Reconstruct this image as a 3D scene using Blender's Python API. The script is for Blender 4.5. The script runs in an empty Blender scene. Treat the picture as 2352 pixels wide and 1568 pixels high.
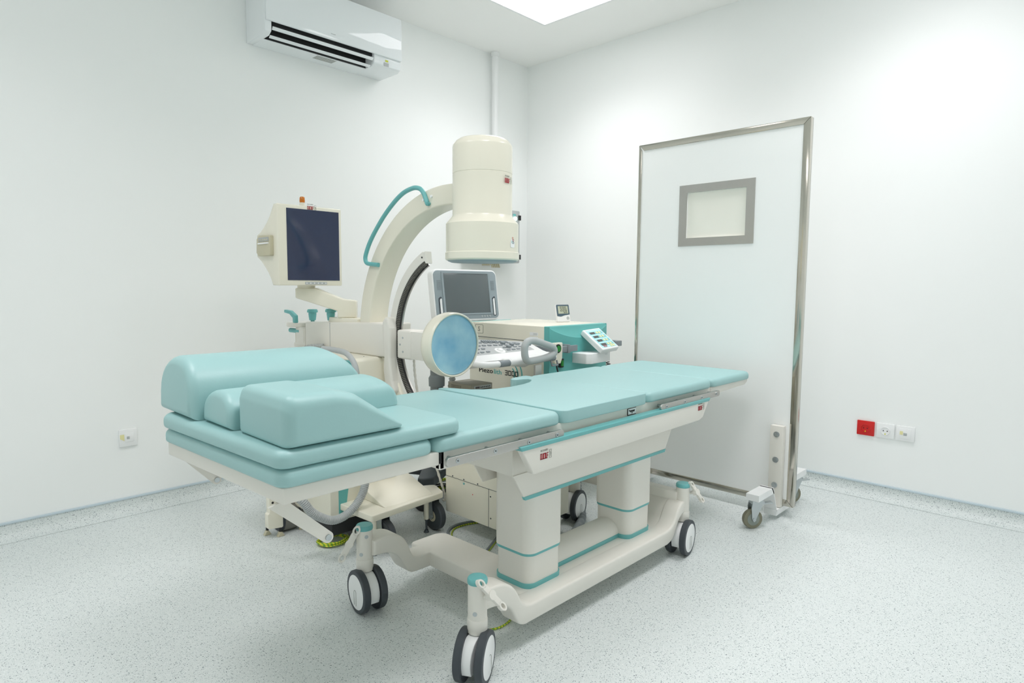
import bpy, bmesh, math, random
from mathutils import Vector, Matrix
random.seed(7)
PI = math.pi
scene = bpy.context.scene
COL = scene.collection

# ---------------------------------------------------------------- camera
cam_d = bpy.data.cameras.new('camera')
cam = bpy.data.objects.new('camera', cam_d); COL.objects.link(cam)
F_PX = 1445.257
cam_d.sensor_fit = 'HORIZONTAL'; cam_d.sensor_width = 36.0
cam_d.lens = F_PX / 2352 * 36.0
cam_d.clip_start = 0.05
yaw, pitch, roll = 0.76564, -0.08895, 0.006683
fw = Vector((math.cos(pitch)*math.cos(yaw), math.cos(pitch)*math.sin(yaw), math.sin(pitch)))
rt = fw.cross(Vector((0, 0, 1))).normalized(); up = rt.cross(fw)
r2 = rt*math.cos(roll) + up*math.sin(roll); u2 = -rt*math.sin(roll) + up*math.cos(roll)
cam.matrix_world = Matrix(((r2.x, u2.x, -fw.x, -3.717), (r2.y, u2.y, -fw.y, -3.421), (r2.z, u2.z, -fw.z, 1.119), (0, 0, 0, 1)))
scene.camera = cam

# ---------------------------------------------------------------- world, exposure
w = bpy.data.worlds.new('world'); scene.world = w; w.use_nodes = True
w.node_tree.nodes['Background'].inputs[0].default_value = (0.9, 0.95, 1, 1)
w.node_tree.nodes['Background'].inputs[1].default_value = 0.3
vs = scene.view_settings
vs.view_transform = 'Standard'; vs.look = 'None'; vs.gamma = 1.0; vs.exposure = -0.12; vs.use_curve_mapping = False
LAMP_POWER = 5.0           # emission of the ceiling panels
LAMP_WATT = 9.0            # downward beam of each panel
LAMP_COL = (1.0, 0.965, 0.985)
ROOM_X, ROOM_Y, H = -4.8, -4.5, 2.8
LAMPS = [(-0.83, -0.93), (-0.83, -2.73), (-2.63, -2.73), (-3.60, -1.45)]  # last panel is unseen, added as fill for the left wall and floor
scene.cycles.diffuse_bounces = 10; scene.cycles.max_bounces = 14

# ---------------------------------------------------------------- materials
def s2l(c): return tuple((x/255/12.92 if x <= 10 else ((x/255+0.055)/1.055)**2.4) for x in c)
def mat(name, rgb, rough=0.5, metal=0.0, var=0.03, scale=6.0, coat=0.0, bump=0.0, emit=0.0, alpha=None, trans=0.0, spec=0.5):
    m = bpy.data.materials.new(name); m.use_nodes = True
    nt = m.node_tree; p = nt.nodes['Principled BSDF']
    lin = s2l(rgb)
    tc = nt.nodes.new('ShaderNodeTexCoord'); nz = nt.nodes.new('ShaderNodeTexNoise')
    nz.inputs['Scale'].default_value = scale; nz.inputs['Detail'].default_value = 4
    nt.links.new(tc.outputs['Object'], nz.inputs['Vector'])
    mx = nt.nodes.new('ShaderNodeMix'); mx.data_type = 'RGBA'
    mx.inputs[6].default_value = tuple(c*(1-var) for c in lin)+(1,)
    mx.inputs[7].default_value = tuple(min(1, c*(1+var)) for c in lin)+(1,)
    nt.links.new(nz.outputs['Fac'], mx.inputs[0])
    nt.links.new(mx.outputs[2], p.inputs['Base Color'])
    p.inputs['Roughness'].default_value = rough; p.inputs['Metallic'].default_value = metal
    p.inputs['Specular IOR Level'].default_value = spec
    p.inputs['Coat Weight'].default_value = coat; p.inputs['Coat Roughness'].default_value = 0.1
    p.inputs['Transmission Weight'].default_value = trans
    if bump:
        n2 = nt.nodes.new('ShaderNodeTexNoise'); n2.inputs['Scale'].default_value = scale*40
        nt.links.new(tc.outputs['Object'], n2.inputs['Vector'])
        b = nt.nodes.new('ShaderNodeBump'); b.inputs['Strength'].default_value = bump; b.inputs['Distance'].default_value = 0.002
        nt.links.new(n2.outputs['Fac'], b.inputs['Height']); nt.links.new(b.outputs['Normal'], p.inputs['Normal'])
    if emit:
        p.inputs['Emission Color'].default_value = lin+(1,); p.inputs['Emission Strength'].default_value = emit
    return m

def floor_mat():
    m = bpy.data.materials.new('speckled_vinyl'); m.use_nodes = True
    nt = m.node_tree; p = nt.nodes['Principled BSDF']; L = nt.links
    tc = nt.nodes.new('ShaderNodeTexCoord')
    base = s2l((218, 224, 223)); dark = s2l((120, 132, 136)); pale = s2l((234, 238, 238))
    def speck(scale, size, dens):
        v = nt.nodes.new('ShaderNodeTexVoronoi'); v.inputs['Scale'].default_value = scale
        nzz = nt.nodes.new('ShaderNodeTexNoise'); nzz.inputs['Scale'].default_value = scale*1.5
        L.new(tc.outputs['Object'], nzz.inputs['Vector'])
        ad = nt.nodes.new('ShaderNodeMixRGB'); ad.blend_type = 'LINEAR_LIGHT'; ad.inputs[0].default_value = 0.6/scale
        L.new(tc.outputs['Object'], ad.inputs[1]); L.new(nzz.outputs['Color'], ad.inputs[2])
        L.new(ad.outputs[0], v.inputs['Vector'])
        a = nt.nodes.new('ShaderNodeMath'); a.operation = 'LESS_THAN'; a.inputs[1].default_value = size
        L.new(v.outputs['Distance'], a.inputs[0])
        s = nt.nodes.new('ShaderNodeSeparateColor'); L.new(v.outputs['Color'], s.inputs[0])
        b = nt.nodes.new('ShaderNodeMath'); b.operation = 'LESS_THAN'; b.inputs[1].default_value = dens
        L.new(s.outputs[0], b.inputs[0])
        c = nt.nodes.new('ShaderNodeMath'); c.operation = 'MULTIPLY'
        L.new(a.outputs[0], c.inputs[0]); L.new(b.outputs[0], c.inputs[1]); return c.outputs[0]
    def mix(f, a, b):
        x = nt.nodes.new('ShaderNodeMix'); x.data_type = 'RGBA'; L.new(f, x.inputs[0])
        if isinstance(a, tuple): x.inputs[6].default_value = a+(1,)
        else: L.new(a, x.inputs[6])
        x.inputs[7].default_value = b+(1,); return x.outputs[2]
    c = mix(speck(230, 0.34, 0.5), base, pale)
    c = mix(speck(260, 0.30, 0.35), c, s2l((180, 190, 191)))
    c = mix(speck(210, 0.27, 0.34), c, s2l((140, 152, 155)))
    c = mix(speck(150, 0.26, 0.36), c, dark)
    L.new(c, p.inputs['Base Color'])
    p.inputs['Roughness'].default_value = 0.42; p.inputs['Specular IOR Level'].default_value = 0.4
    return m

M = {}
M['wall'] = mat('wall_paint', (245, 247, 246), 0.42, var=0.006, scale=1.5, bump=0.02)
M['ceil'] = mat('ceiling_paint', (248, 248, 246), 0.8, var=0.005)
M['floor'] = floor_mat()
M['cap'] = mat('cap_strip', (198, 212, 220), 0.45)
M['ivory'] = mat('ivory_enamel', (228, 225, 217), 0.38, var=0.01)
M['cream'] = mat('cream_enamel', (232, 228, 212), 0.25, var=0.01)
M['creamd'] = mat('cream_plastic_dark', (205, 198, 172), 0.45)
M['panelw'] = mat('white_laminate', (251, 252, 251), 0.4, var=0.004)
M['white'] = mat('white_plastic', (240, 241, 241), 0.35, var=0.005)
M['acw'] = mat('glossy_white', (238, 242, 244), 0.04, var=0.003)
M["teal"] = mat("teal_plastic", (108, 180, 180), 0.35, var=0.02)
M['tealp'] = mat('teal_panel', (98, 178, 174), 0.4, var=0.02)
M['vinyl'] = mat('aqua_vinyl', (152, 193, 193), 0.46, var=0.03, scale=4, bump=0.05, spec=0.9)
M['steel'] = mat('stainless_steel', (200, 196, 186), 0.13, metal=1.0)
M['brushed'] = mat('brushed_steel', (190, 188, 184), 0.35, metal=1.0, scale=30)
M['zinc'] = mat('zinc_plated', (190, 196, 198), 0.3, metal=0.9)
M['black'] = mat('black_rubber', (28, 30, 32), 0.55)
M['tyre'] = mat('dark_tyre', (62, 68, 74), 0.5)
M['olive'] = mat('olive_rubber', (128, 126, 106), 0.5)
M['hub'] = mat('grey_hub', (138, 146, 138), 0.45)
M['grey'] = mat('grey_plastic', (134, 142, 146), 0.45)
M['lgrey'] = mat('light_grey_plastic', (176, 180, 180), 0.45)
M['bluegrey'] = mat('blue_grey_plastic', (146, 158, 163), 0.45)
M['dgrey'] = mat('dark_grey_plastic', (70, 78, 84), 0.5)
M['taupe'] = mat('taupe_metal', (150, 146, 132), 0.45)
M['printer'] = mat('beige_plastic', (196, 190, 164), 0.45)
M['screen'] = mat('monitor_glass', (48, 56, 82), 0.1, var=0.02)
M['screen2'] = mat('grey_monitor_glass', (98, 106, 108), 0.12, var=0.02)
M['red'] = mat('red_plastic', (206, 22, 20), 0.35)
M['logored'] = mat('red_print', (172, 24, 44), 0.5)
M['ink'] = mat('black_print', (22, 22, 22), 0.5)
M['greyink'] = mat('grey_print', (146, 148, 140), 0.5)
M['green'] = mat('green_plastic', (20, 130, 40), 0.35)
M['amber'] = mat('amber_lens', (214, 122, 10), 0.2, trans=0.2)
M['yellow'] = mat('yellow_sheath', (205, 208, 40), 0.45)
M['ygreen'] = mat('green_sheath', (70, 140, 40), 0.45)
M['lcd'] = mat('lcd_panel', (186, 192, 170), 0.3)
M['slate'] = mat('slate_plastic', (70, 92, 106), 0.4)
M['fieldaqua'] = mat('field_print', (128, 196, 204), 0.4)
M['rack'] = mat('rack_steel', (128, 126, 118), 0.4, metal=0.5)
M['mem'] = None
M['glasslead'] = mat('lead_glass', (246, 244, 234), 0.12, var=0.01, spec=0.6)
M['paleaqua'] = mat('pale_aqua_print', (184, 228, 232), 0.4)
M['display'] = mat('dark_display', (72, 66, 62), 0.3)
M['lampon'] = mat('lit_indicator', (200, 255, 240), 0.3, emit=3.0)
M['plug'] = mat('yellowed_plastic', (232, 226, 170), 0.5)
M['film'] = mat('crinkled_film', (120, 118, 110), 0.2, bump=0.6)

def membrane_mat():
    m = bpy.data.materials.new('blue_membrane'); m.use_nodes = True
    nt = m.node_tree; p = nt.nodes['Principled BSDF']; L = nt.links
    tc = nt.nodes.new('ShaderNodeTexCoord'); n = nt.nodes.new('ShaderNodeTexNoise')
    n.inputs['Scale'].default_value = 7; n.inputs['Detail'].default_value = 4
    L.new(tc.outputs['Object'], n.inputs['Vector'])
    r = nt.nodes.new('ShaderNodeValToRGB')
    r.color_ramp.elements[0].position = 0.28; r.color_ramp.elements[0].color = s2l((98, 164, 200))+(1,)
    r.color_ramp.elements[1].position = 0.68; r.color_ramp.elements[1].color = s2l((166, 208, 222))+(1,)
    L.new(n.outputs['Fac'], r.inputs[0]); L.new(r.outputs[0], p.inputs['Base Color'])
    p.inputs['Roughness'].default_value = 0.3; p.inputs['Coat Weight'].default_value = 0.4
    return m
M['mem'] = membrane_mat()
def cable_mat():
    m = bpy.data.materials.new('green_yellow_sheath'); m.use_nodes = True
    nt = m.node_tree; p = nt.nodes['Principled BSDF']; L = nt.links
    tc = nt.nodes.new('ShaderNodeTexCoord'); n = nt.nodes.new('ShaderNodeTexWave')
    n.inputs['Scale'].default_value = 25; n.inputs['Distortion'].default_value = 1.5
    L.new(tc.outputs['Object'], n.inputs['Vector'])
    r = nt.nodes.new('ShaderNodeValToRGB'); r.color_ramp.interpolation = 'CONSTANT'
    r.color_ramp.elements[0].color = s2l((112, 164, 44))+(1,)
    r.color_ramp.elements[1].position = 0.45; r.color_ramp.elements[1].color = s2l((208, 206, 52))+(1,)
    L.new(n.outputs['Fac'], r.inputs[0]); L.new(r.outputs[0], p.inputs['Base Color']); p.inputs['Roughness'].default_value = 0.4
    return m
M['gy'] = cable_mat()
def lamp_mat():
    m = bpy.data.materials.new('lamp_diffuser'); m.use_nodes = True
    p = m.node_tree.nodes['Principled BSDF']
    p.inputs['Base Color'].default_value = (0.9, 0.9, 0.9, 1)
    p.inputs['Emission Color'].default_value = LAMP_COL+(1,); p.inputs['Emission Strength'].default_value = LAMP_POWER
    return m
M['lamp'] = lamp_mat()

# ---------------------------------------------------------------- mesh builder
def roundpoly(pts, r, seg=5):
    n = len(pts); out = []
    for i in range(n):
        p = Vector(pts[i]); a = Vector(pts[i-1]); b = Vector(pts[(i+1) % n])
        rr = r[i] if isinstance(r, (list, tuple)) else r
        if rr <= 0: out.append(tuple(p)); continue
        d1 = (a-p).normalized(); d2 = (b-p).normalized()
        ang = d1.angle(d2)
        if ang > PI-0.12: out.append(tuple(p)); continue
        t = min(rr/math.tan(ang/2), (a-p).length*0.49, (b-p).length*0.49); rr = t*math.tan(ang/2)
        c = p+(d1+d2).normalized()*(rr/math.sin(ang/2))
        s = p+d1*t-c; e = p+d2*t-c
        a0 = math.atan2(s.y, s.x); da = math.atan2(s.x*e.y-s.y*e.x, s.dot(e))
        for k in range(seg+1):
            q = a0+da*k/seg; out.append((c.x+rr*math.cos(q), c.y+rr*math.sin(q)))
    return out
def smoothpts(pts, n=6):
    P = [Vector(p) for p in pts]; out = []
    for i in range(len(P)-1):
        p0 = P[max(i-1, 0)]; p1 = P[i]; p2 = P[i+1]; p3 = P[min(i+2, len(P)-1)]
        for k in range(n):
            t = k/n
            out.append(0.5*((2*p1)+(p2-p0)*t+(2*p0-5*p1+4*p2-p3)*t*t+(3*p1-p0-3*p2+p3)*t**3))
    out.append(P[-1]); return out

class B:
    def __init__(s): s.bm = bmesh.new()
    def _add(s, t, bev=0, seg=3, ang=40, mx=None):
        bmesh.ops.recalc_face_normals(t, faces=t.faces[:])
        if bev > 0:
            es = [e for e in t.edges if len(e.link_faces) == 2 and e.calc_face_angle(0) > math.radians(ang)]
            if es: bmesh.ops.bevel(t, geom=es, offset=bev, segments=seg, profile=0.5, affect='EDGES', clamp_overlap=True)
        if mx is not None: bmesh.ops.transform(t, matrix=mx, verts=t.verts[:])
        me = bpy.data.meshes.new('tmp'); t.to_mesh(me); t.free(); s.bm.from_mesh(me); bpy.data.meshes.remove(me); return s
    def box(s, x0, x1, y0, y1, z0, z1, bev=0, seg=2, mx=None):
        t = bmesh.new(); bmesh.ops.create_cube(t, size=1)
        for v in t.verts: v.co = Vector(((x0+x1)/2+v.co.x*(x1-x0), (y0+y1)/2+v.co.y*(y1-y0), (z0+z1)/2+v.co.z*(z1-z0)))
        return s._add(t, bev, seg, mx=mx)
    def prism(s, pts, plane, a0, a1, bev=0, seg=3, ang=50, mx=None):
        t = bmesh.new()
        def co(p, a): return {'xy': (p[0], p[1], a), 'xz': (p[0], a, p[1]), 'yz': (a, p[0], p[1])}[plane]
        lo = [t.verts.new(co(p, a0)) for p in pts]; hi = [t.verts.new(co(p, a1)) for p in pts]
        n = len(pts); t.faces.new(lo); t.faces.new(hi[::-1])
        for i in range(n): t.faces.new((lo[i], lo[(i+1) % n], hi[(i+1) % n], hi[i]))
        return s._add(t, bev, seg, ang, mx)
    def ring(s, outer, inner, plane, a0, a1, bev=0):
        # frame between two closed outlines with the same number of points
        t = bmesh.new()
        def co(p, a): return {'xy': (p[0], p[1], a), 'xz': (p[0], a, p[1]), 'yz': (a, p[0], p[1])}[plane]
        V = [[t.verts.new(co(p, a)) for p in q] for q in (outer, inner) for a in (a0, a1)]
        n = len(outer)
        for i in range(n):
            j = (i+1) % n
            t.faces.new((V[0][i], V[0][j], V[1][j], V[1][i])); t.faces.new((V[2][i], V[3][i], V[3][j], V[2][j]))
            t.faces.new((V[0][i], V[2][i], V[2][j], V[0][j])); t.faces.new((V[1][i], V[1][j], V[3][j], V[3][i]))
        return s._add(t, bev)
    def cyl(s, p0, p1, r0, r1=None, n=28, bev=0):
        r1 = r0 if r1 is None else r1
        p0 = Vector(p0); p1 = Vector(p1); d = p1-p0; t = bmesh.new()
        bmesh.ops.create_cone(t, cap_ends=True, segments=n, radius1=r0, radius2=r1, depth=d.length)
        mx = Matrix.Translation((p0+p1)/2) @ Vector((0, 0, 1)).rotation_difference(d).to_matrix().to_4x4()
        return s._add(t, bev, 3, 50, mx)
    def lathe(s, prof, origin, axis=(0, 0, 1), n=56):
        t = bmesh.new(); rows = []
        for r, z in prof:
            rows.append([t.verts.new((r*math.cos(2*PI*k/n), r*math.sin(2*PI*k/n), z)) for k in range(n)] if r > 1e-6 else [t.verts.new((0, 0, z))])
        for a, b in zip(rows[:-1], rows[1:]):
            for k in range(n):
                j = (k+1) % n
                if len(a) == 1 and len(b) == 1: continue
                if len(a) == 1: t.faces.new((a[0], b[j], b[k]))
                elif len(b) == 1: t.faces.new((a[k], a[j], b[0]))
                else: t.faces.new((a[k], a[j], b[j], b[k]))
        if len(rows[0]) > 1: t.faces.new(rows[0][::-1])
        if len(rows[-1]) > 1: t.faces.new(rows[-1])
        mx = Matrix.Translation(Vector(origin)) @ Vector((0, 0, 1)).rotation_difference(Vector(axis)).to_matrix().to_4x4()
        return s._add(t, mx=mx)
    def tube(s, pts, r, n=10, closed=False, rf=None):
        P = [Vector(p) for p in pts]; t = bmesh.new(); m = len(P); rings = []
        nrm = None
        for i in range(m):
            a = P[(i-1) % m] if (closed or i > 0) else P[i]; b = P[(i+1) % m] if (closed or i < m-1) else P[i]
            d = (b-a).normalized()
            if nrm is None:
                nrm = d.orthogonal().normalized()
            else:
                nrm = (nrm-d*nrm.dot(d)).normalized()
            bn = d.cross(nrm); rr = rf(i) if rf else r
            rings.append([t.verts.new(P[i]+(nrm*math.cos(2*PI*k/n)+bn*math.sin(2*PI*k/n))*rr) for k in range(n)])
        for i in range(m if closed else m-1):
            a = rings[i]; b = rings[(i+1) % m]
            for k in range(n): t.faces.new((a[k], a[(k+1) % n], b[(k+1) % n], b[k]))
        if not closed: t.faces.new(rings[0][::-1]); t.faces.new(rings[-1])
        return s._add(t)
    def sphere(s, c, r, sc=(1, 1, 1)):
        t = bmesh.new(); bmesh.ops.create_uvsphere(t, u_segments=24, v_segments=14, radius=r)
        return s._add(t, mx=Matrix.Translation(Vector(c)) @ Matrix.Diagonal((*sc, 1)))
    def grid(s, rows):
        t = bmesh.new(); V = [[t.verts.new(p) for p in r] for r in rows]
        for a, b in zip(V[:-1], V[1:]):
            for k in range(len(a)-1): t.faces.new((a[k], a[k+1], b[k+1], b[k]))
        return s._add(t)
    def arc(s, c, r0, r1, a0, a1, x0, x1, n=60, bev=0):
        # ring sector in the y-z plane, centre c=(y,z)
        pts = [(c[0]+r1*math.cos(a0+(a1-a0)*k/n), c[1]+r1*math.sin(a0+(a1-a0)*k/n)) for k in range(n+1)]
        pts += [(c[0]+r0*math.cos(a1+(a0-a1)*k/n), c[1]+r0*math.sin(a1+(a0-a1)*k/n)) for k in range(n+1)]
        t = bmesh.new()
        lo = [t.verts.new((x0, *p)) for p in pts]; hi = [t.verts.new((x1, *p)) for p in pts]; m = len(pts)
        for i in range(n):
            for V in (lo, hi): t.faces.new((V[i], V[i+1], V[m-2-i], V[m-1-i]))
        for i in range(m): t.faces.new((lo[i], lo[(i+1) % m], hi[(i+1) % m], hi[i]))
        return s._add(t, bev, 3, 50)

def inset_poly(pts, d):
    # inward offset of a closed counter-clockwise or clockwise outline
    n = len(pts); A = sum(pts[i-1][0]*pts[i][1]-pts[i][0]*pts[i-1][1] for i in range(n)); sg = 1 if A > 0 else -1; out = []
    for i in range(n):
        p = Vector(pts[i]); a = Vector(pts[i-1]); b = Vector(pts[(i+1) % n]); e1 = (p-a); e2 = (b-p)
        if e1.length < 1e-9: e1 = e2
        if e2.length < 1e-9: e2 = e1
        e1 = e1.normalized(); e2 = e2.normalized()
        n1 = Vector((-e1.y, e1.x))*sg; n2 = Vector((-e2.y, e2.x))*sg
        out.append(tuple(p+(n1+n2)/max(0.35, 1+n1.dot(n2))*d))
    return out
def soft(pts, plane, a0, a1, r0, r1=None, seg=6, lean=None, sc=None):
    # solid with fully rounded rims: r0 at a0 side, r1 at a1 side
    r1 = r0 if r1 is None else r1; t = bmesh.new()
    def co(p, a):
        if lean: a = lean(p, a)
        return {'xy': (p[0], p[1], a), 'xz': (p[0], a, p[1]), 'yz': (a, p[0], p[1])}[plane]
    rings = []
    for k in range(seg+1):
        q = PI/2*k/seg; rings.append((a0+r0*(1-math.sin(q)), r0*(1-math.cos(q))))
    rings = rings[::-1]
    for k in range(seg+1):
        q = PI/2*k/seg; rings.append((a1-r1*(1-math.sin(q)), r1*(1-math.cos(q))))
    def ins(d):
        if not sc: return inset_poly(pts, d)
        cx, cy, wx, wy = sc
        return [(cx+(p[0]-cx)*(1-d/wx), cy+(p[1]-cy)*(1-d/wy)) for p in pts]
    V = [[t.verts.new(co(p, a)) for p in ins(d)] for a, d in rings]; n = len(pts)
    t.faces.new(V[0]); t.faces.new(V[-1][::-1])
    for A_, B_ in zip(V[:-1], V[1:]):
        for i in range(n): t.faces.new((A_[i], A_[(i+1) % n], B_[(i+1) % n], B_[i]))
    return B()._add(t)

def finish(b, name, m, off):
    me = bpy.data.meshes.new(name)
    bmesh.ops.translate(b.bm, verts=b.bm.verts[:], vec=-Vector(off))
    b.bm.to_mesh(me); b.bm.free()
    me.polygons.foreach_set('use_smooth', [True]*len(me.polygons))
    me.set_sharp_from_angle(angle=math.radians(36))
    ms = m if isinstance(m, list) else [m]
    for x in ms: me.materials.append(x)
    o = bpy.data.objects.new(name, me); COL.objects.link(o); return o
class Thing:
    def __init__(s, name, label, cat, loc, group=None, rot=0.0, local=False):
        s.o = bpy.data.objects.new(name, None); COL.objects.link(s.o); s.o.empty_display_size = 0.05
        s.o.location = loc; s.o.rotation_euler = (0, 0, rot); s.off = (0, 0, 0) if local else loc
        s.o['label'] = label; s.o['category'] = cat
        if group: s.o['group'] = group
    def part(s, b, name, m, parent=None, label=None):
        o = finish(b, name, m, s.off); o.parent = parent or s.o
        if label: o['label'] = label
        return o
def many(th, bs, name, m, parent=None, label=None):
    for b in bs: th.part(b, name, m, parent, label)
def single(b, name, m, label, cat, loc, group=None):
    o = finish(b, name, m, loc); o.location = loc
    o['label'] = label; o['category'] = cat
    if group: o['group'] = group
    return o
def struct(b, name, m, parent=None, off=(0, 0, 0)):
    o = finish(b, name, m, off)
    if parent: o.parent = parent
    o['kind'] = 'structure'
    return o
def copy_tree(o, parent=None):
    c = o.copy(); COL.objects.link(c)
    if parent: c.parent = parent
    for ch in list(o.children): copy_tree(ch, c)
    return c

def text_into(b, s, origin, right, upv, height, depth=0.0006, bold=0.0, width=None, spacing=1.0):
    """flat solid lettering: origin = lower left corner of the line"""
    cu = bpy.data.curves.new('t', 'FONT'); cu.body = s; cu.size = 1.0; cu.extrude = 0.0; cu.offset = bold; cu.space_character = spacing
    cu.resolution_u = 3
    ob = bpy.data.objects.new('t', cu); COL.objects.link(ob)
    dg = bpy.context.evaluated_depsgraph_get(); me = bpy.data.meshes.new_from_object(ob.evaluated_get(dg))
    bpy.data.objects.remove(ob); bpy.data.curves.remove(cu)
    if not me.vertices: return
    xs = [v.co.x for v in me.vertices]; x0, x1 = min(xs), max(xs)
    sy = height/0.7; sx = (width/(x1-x0)) if width else sy
    R = Vector(right).normalized(); U = Vector(upv).normalized(); N = R.cross(U)
    t = bmesh.new(); t.from_mesh(me); bpy.data.meshes.remove(me)
    g = bmesh.ops.extrude_face_region(t, geom=t.faces[:])
    for e in g['geom']:
        if isinstance(e, bmesh.types.BMVert): e.co.z += 1
    for v in t.verts:
        v.co = Vector(origin)+R*((v.co.x-x0)*sx)+U*(v.co.y*sy)+N*(v.co.z*depth)
    b._add(t)
def strokes(b, segs, origin, right, upv, sx, sy, wd, depth=0.0006):
    R = Vector(right).normalized(); U = Vector(upv).normalized(); N = R.cross(U)
    for x0, y0, x1, y1 in segs:
        a, c = min(x0, x1)*sx-wd/2, max(x0, x1)*sx+wd/2; d, e = min(y0, y1)*sy-wd/2, max(y0, y1)*sy+wd/2
        mx = Matrix(((R.x, U.x, N.x, origin[0]), (R.y, U.y, N.y, origin[1]), (R.z, U.z, N.z, origin[2]), (0, 0, 0, 1)))
        b.box(a, c, d, e, 0, depth, mx=mx)
WOLF = [(0, 0, 1.5, 0), (0, 0, 0, 1), (0, 1, .75, 1), (.75, 0, .75, 1), (1.5, 0, 1.5, 1),
        (1.95, 0, 2.95, 0), (1.95, 1, 2.95, 1), (1.95, 0, 1.95, 1), (2.95, 0, 2.95, 1),
        (3.4, 0, 3.4, 1), (3.4, 0, 4.15, 0), (4.15, 0, 4.15, 1), (4.15, 1, 4.8, 1), (4.15, .5, 4.65, .5)]
def wolf(th, origin, right, upv, width, parent=None):
    """red block lettering with small grey line above and a square mark at its right; origin lower-left"""
    R = Vector(right).normalized(); U = Vector(upv).normalized(); O = Vector(origin)
    u = width/7.0; h = u*2.2
    b = B(); strokes(b, WOLF, O, right, upv, u, h, u*0.34)
    o = th.part(b, 'brand_lettering', M['logored'], parent, 'red block letters reading WOLF')
    g = B(); text_into(g, 'RICHARD', O+U*(h*1.45), right, upv, h*0.38, width=u*4.7)
    q = O+R*(u*5.6); s = u*1.35
    strokes(g, [(0, -.1, 1, -.1), (0, 1.5, 1, 1.5), (0, -.1, 0, 1.5), (1, -.1, 1, 1.5), (.3, 1.2, .3, .9), (.3, .9, .7, .9), (.7, .9, .7, .6), (.4, .6, .7, .6), (.5, .6, .5, .2)], q, right, upv, s, h, u*0.12)
    th.part(g, 'brand_mark', M['greyink'], parent)

# ================================================================ ROOM
struct(B().box(ROOM_X, 0, ROOM_Y, 0, -0.1, 0), 'floor', M['floor'])
ce = B()
# ceiling in strips around the recessed lamps
ce.box(ROOM_X, 0, ROOM_Y, 0, H, H+0.1)
struct(ce, 'ceiling', M['ceil'])
struct(B().box(ROOM_X, 0.12, 0, 0.12, -0.1, H+0.1), 'wall_left', M['wall'])
struct(B().box(0, 0.12, ROOM_Y, 0, -0.1, H+0.1), 'wall_right', M['wall'])
struct(B().box(ROOM_X-0.12, ROOM_X, ROOM_Y, 0.12, -0.1, H+0.1), 'wall_rear', M['wall'])
struct(B().box(ROOM_X-0.12, 0.12, ROOM_Y-0.12, ROOM_Y, -0.1, H+0.1), 'wall_near', M['wall'])
# coved skirting, the floor vinyl carried up the wall
def cove(r=0.045, top=0.072):
    p = [(0, 0.0005), (r+0.012, 0.0005), (r+0.012, 0.002)]
    for k in range(9):
        a = PI/2*k/8
        p.append((0.004+r-r*math.sin(a), 0.0022+r-r*math.cos(a)))
    p += [(0.004, top), (0, top)]
    return p
pf = cove()
bl = struct(B().prism([(-y, z) for y, z in pf], 'yz', ROOM_X, -0.005, ang=200), 'baseboard_left', M['floor'])
br = struct(B().prism([(-x, z) for x, z in pf], 'xz', ROOM_Y, -0.005, ang=200), 'baseboard_right', M['floor'])
struct(B().box(ROOM_X, 0, -0.009, 0, 0.069, 0.0805, 0.003), 'cap_strip', M['cap'], bl)
struct(B().box(-0.009, 0, ROOM_Y, 0, 0.069, 0.0805, 0.003), 'cap_strip', M['cap'], br)

# ---- ceiling lights
LL = ['square lit ceiling light panel nearest the room corner, above the lithotripsy machines', 'square ceiling light panel by the right wall, farther from the room corner',
      'square ceiling light panel by the left wall, beyond the air conditioner', 'square ceiling light panel, unseen, added to brighten the left wall and floor']
t0 = Thing('ceiling_light', LL[0], 'light', (LAMPS[0][0], LAMPS[0][1], H), 'ceiling light panels')
x, y = LAMPS[0]
rc = lambda a: [(x-a, y-a), (x+a, y-a), (x+a, y+a), (x-a, y+a)]
t0.part(B().ring(rc(0.305), rc(0.29), 'xy', H-0.009, H-0.0005), 'frame', M['white'])
t0.part(B().box(x-0.2895, x+0.2895, y-0.2895, y+0.2895, H-0.007, H-0.0008), 'diffuser', M['lamp'])
al = bpy.data.lights.new('beam', 'AREA'); al.shape = 'SQUARE'; al.size = 0.575; al.spread = math.radians(130); al.energy = LAMP_WATT; al.color = LAMP_COL
alo = bpy.data.objects.new('beam', al); COL.objects.link(alo); alo.location = (0, 0, -0.0075); alo.parent = t0.o
for (lx, ly), lb in list(zip(LAMPS, LL))[1:]:
    c = copy_tree(t0.o); c.location = (lx, ly, H); c['label'] = lb

# ================================================================ AIR CONDITIONER
ac = Thing('air_conditioner', 'white wall-mounted air conditioner high on the left wall', 'air conditioner', (-1.785, -0.11, 2.385))
X0, X1 = -2.206, -1.366
full = [(-0.001, 2.385), (-0.19, 2.385), (-0.218, 2.40), (-0.22, 2.44), (-0.22, 2.69), (-0.20, 2.70), (-0.001, 2.70)]
cut = [(-0.001, 2.385), (-0.13, 2.385), (-0.10, 2.43), (-0.13, 2.47), (-0.19, 2.47), (-0.22, 2.47), (-0.22, 2.69), (-0.20, 2.70), (-0.001, 2.70)]
b = B().prism(full, 'yz', X0, -2.168, bev=0.006).prism(full, 'yz', -1.555, X1, bev=0.006).prism(cut, 'yz', -2.172, -1.55)
ac.part(b, 'housing', M['acw'])
ac.part(B().box(X0+0.004, X1-0.002, -0.236, -0.219, 2.447, 2.688, 0.006, 3), 'front_panel', M['acw'])
ac.part(B().box(-2.167, -1.556, -0.20, -0.128, 2.44, 2.468).box(-2.167, -1.556, -0.131, -0.10, 2.388, 2.46), 'outlet_recess', M['black'])
b = B()
def flap(c, ang, w, th=0.004):
    mx = Matrix.Translation((0, c[0], c[1])) @ Matrix.Rotation(ang, 4, 'X')
    return dict(mx=mx, w=w, th=th)
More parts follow.
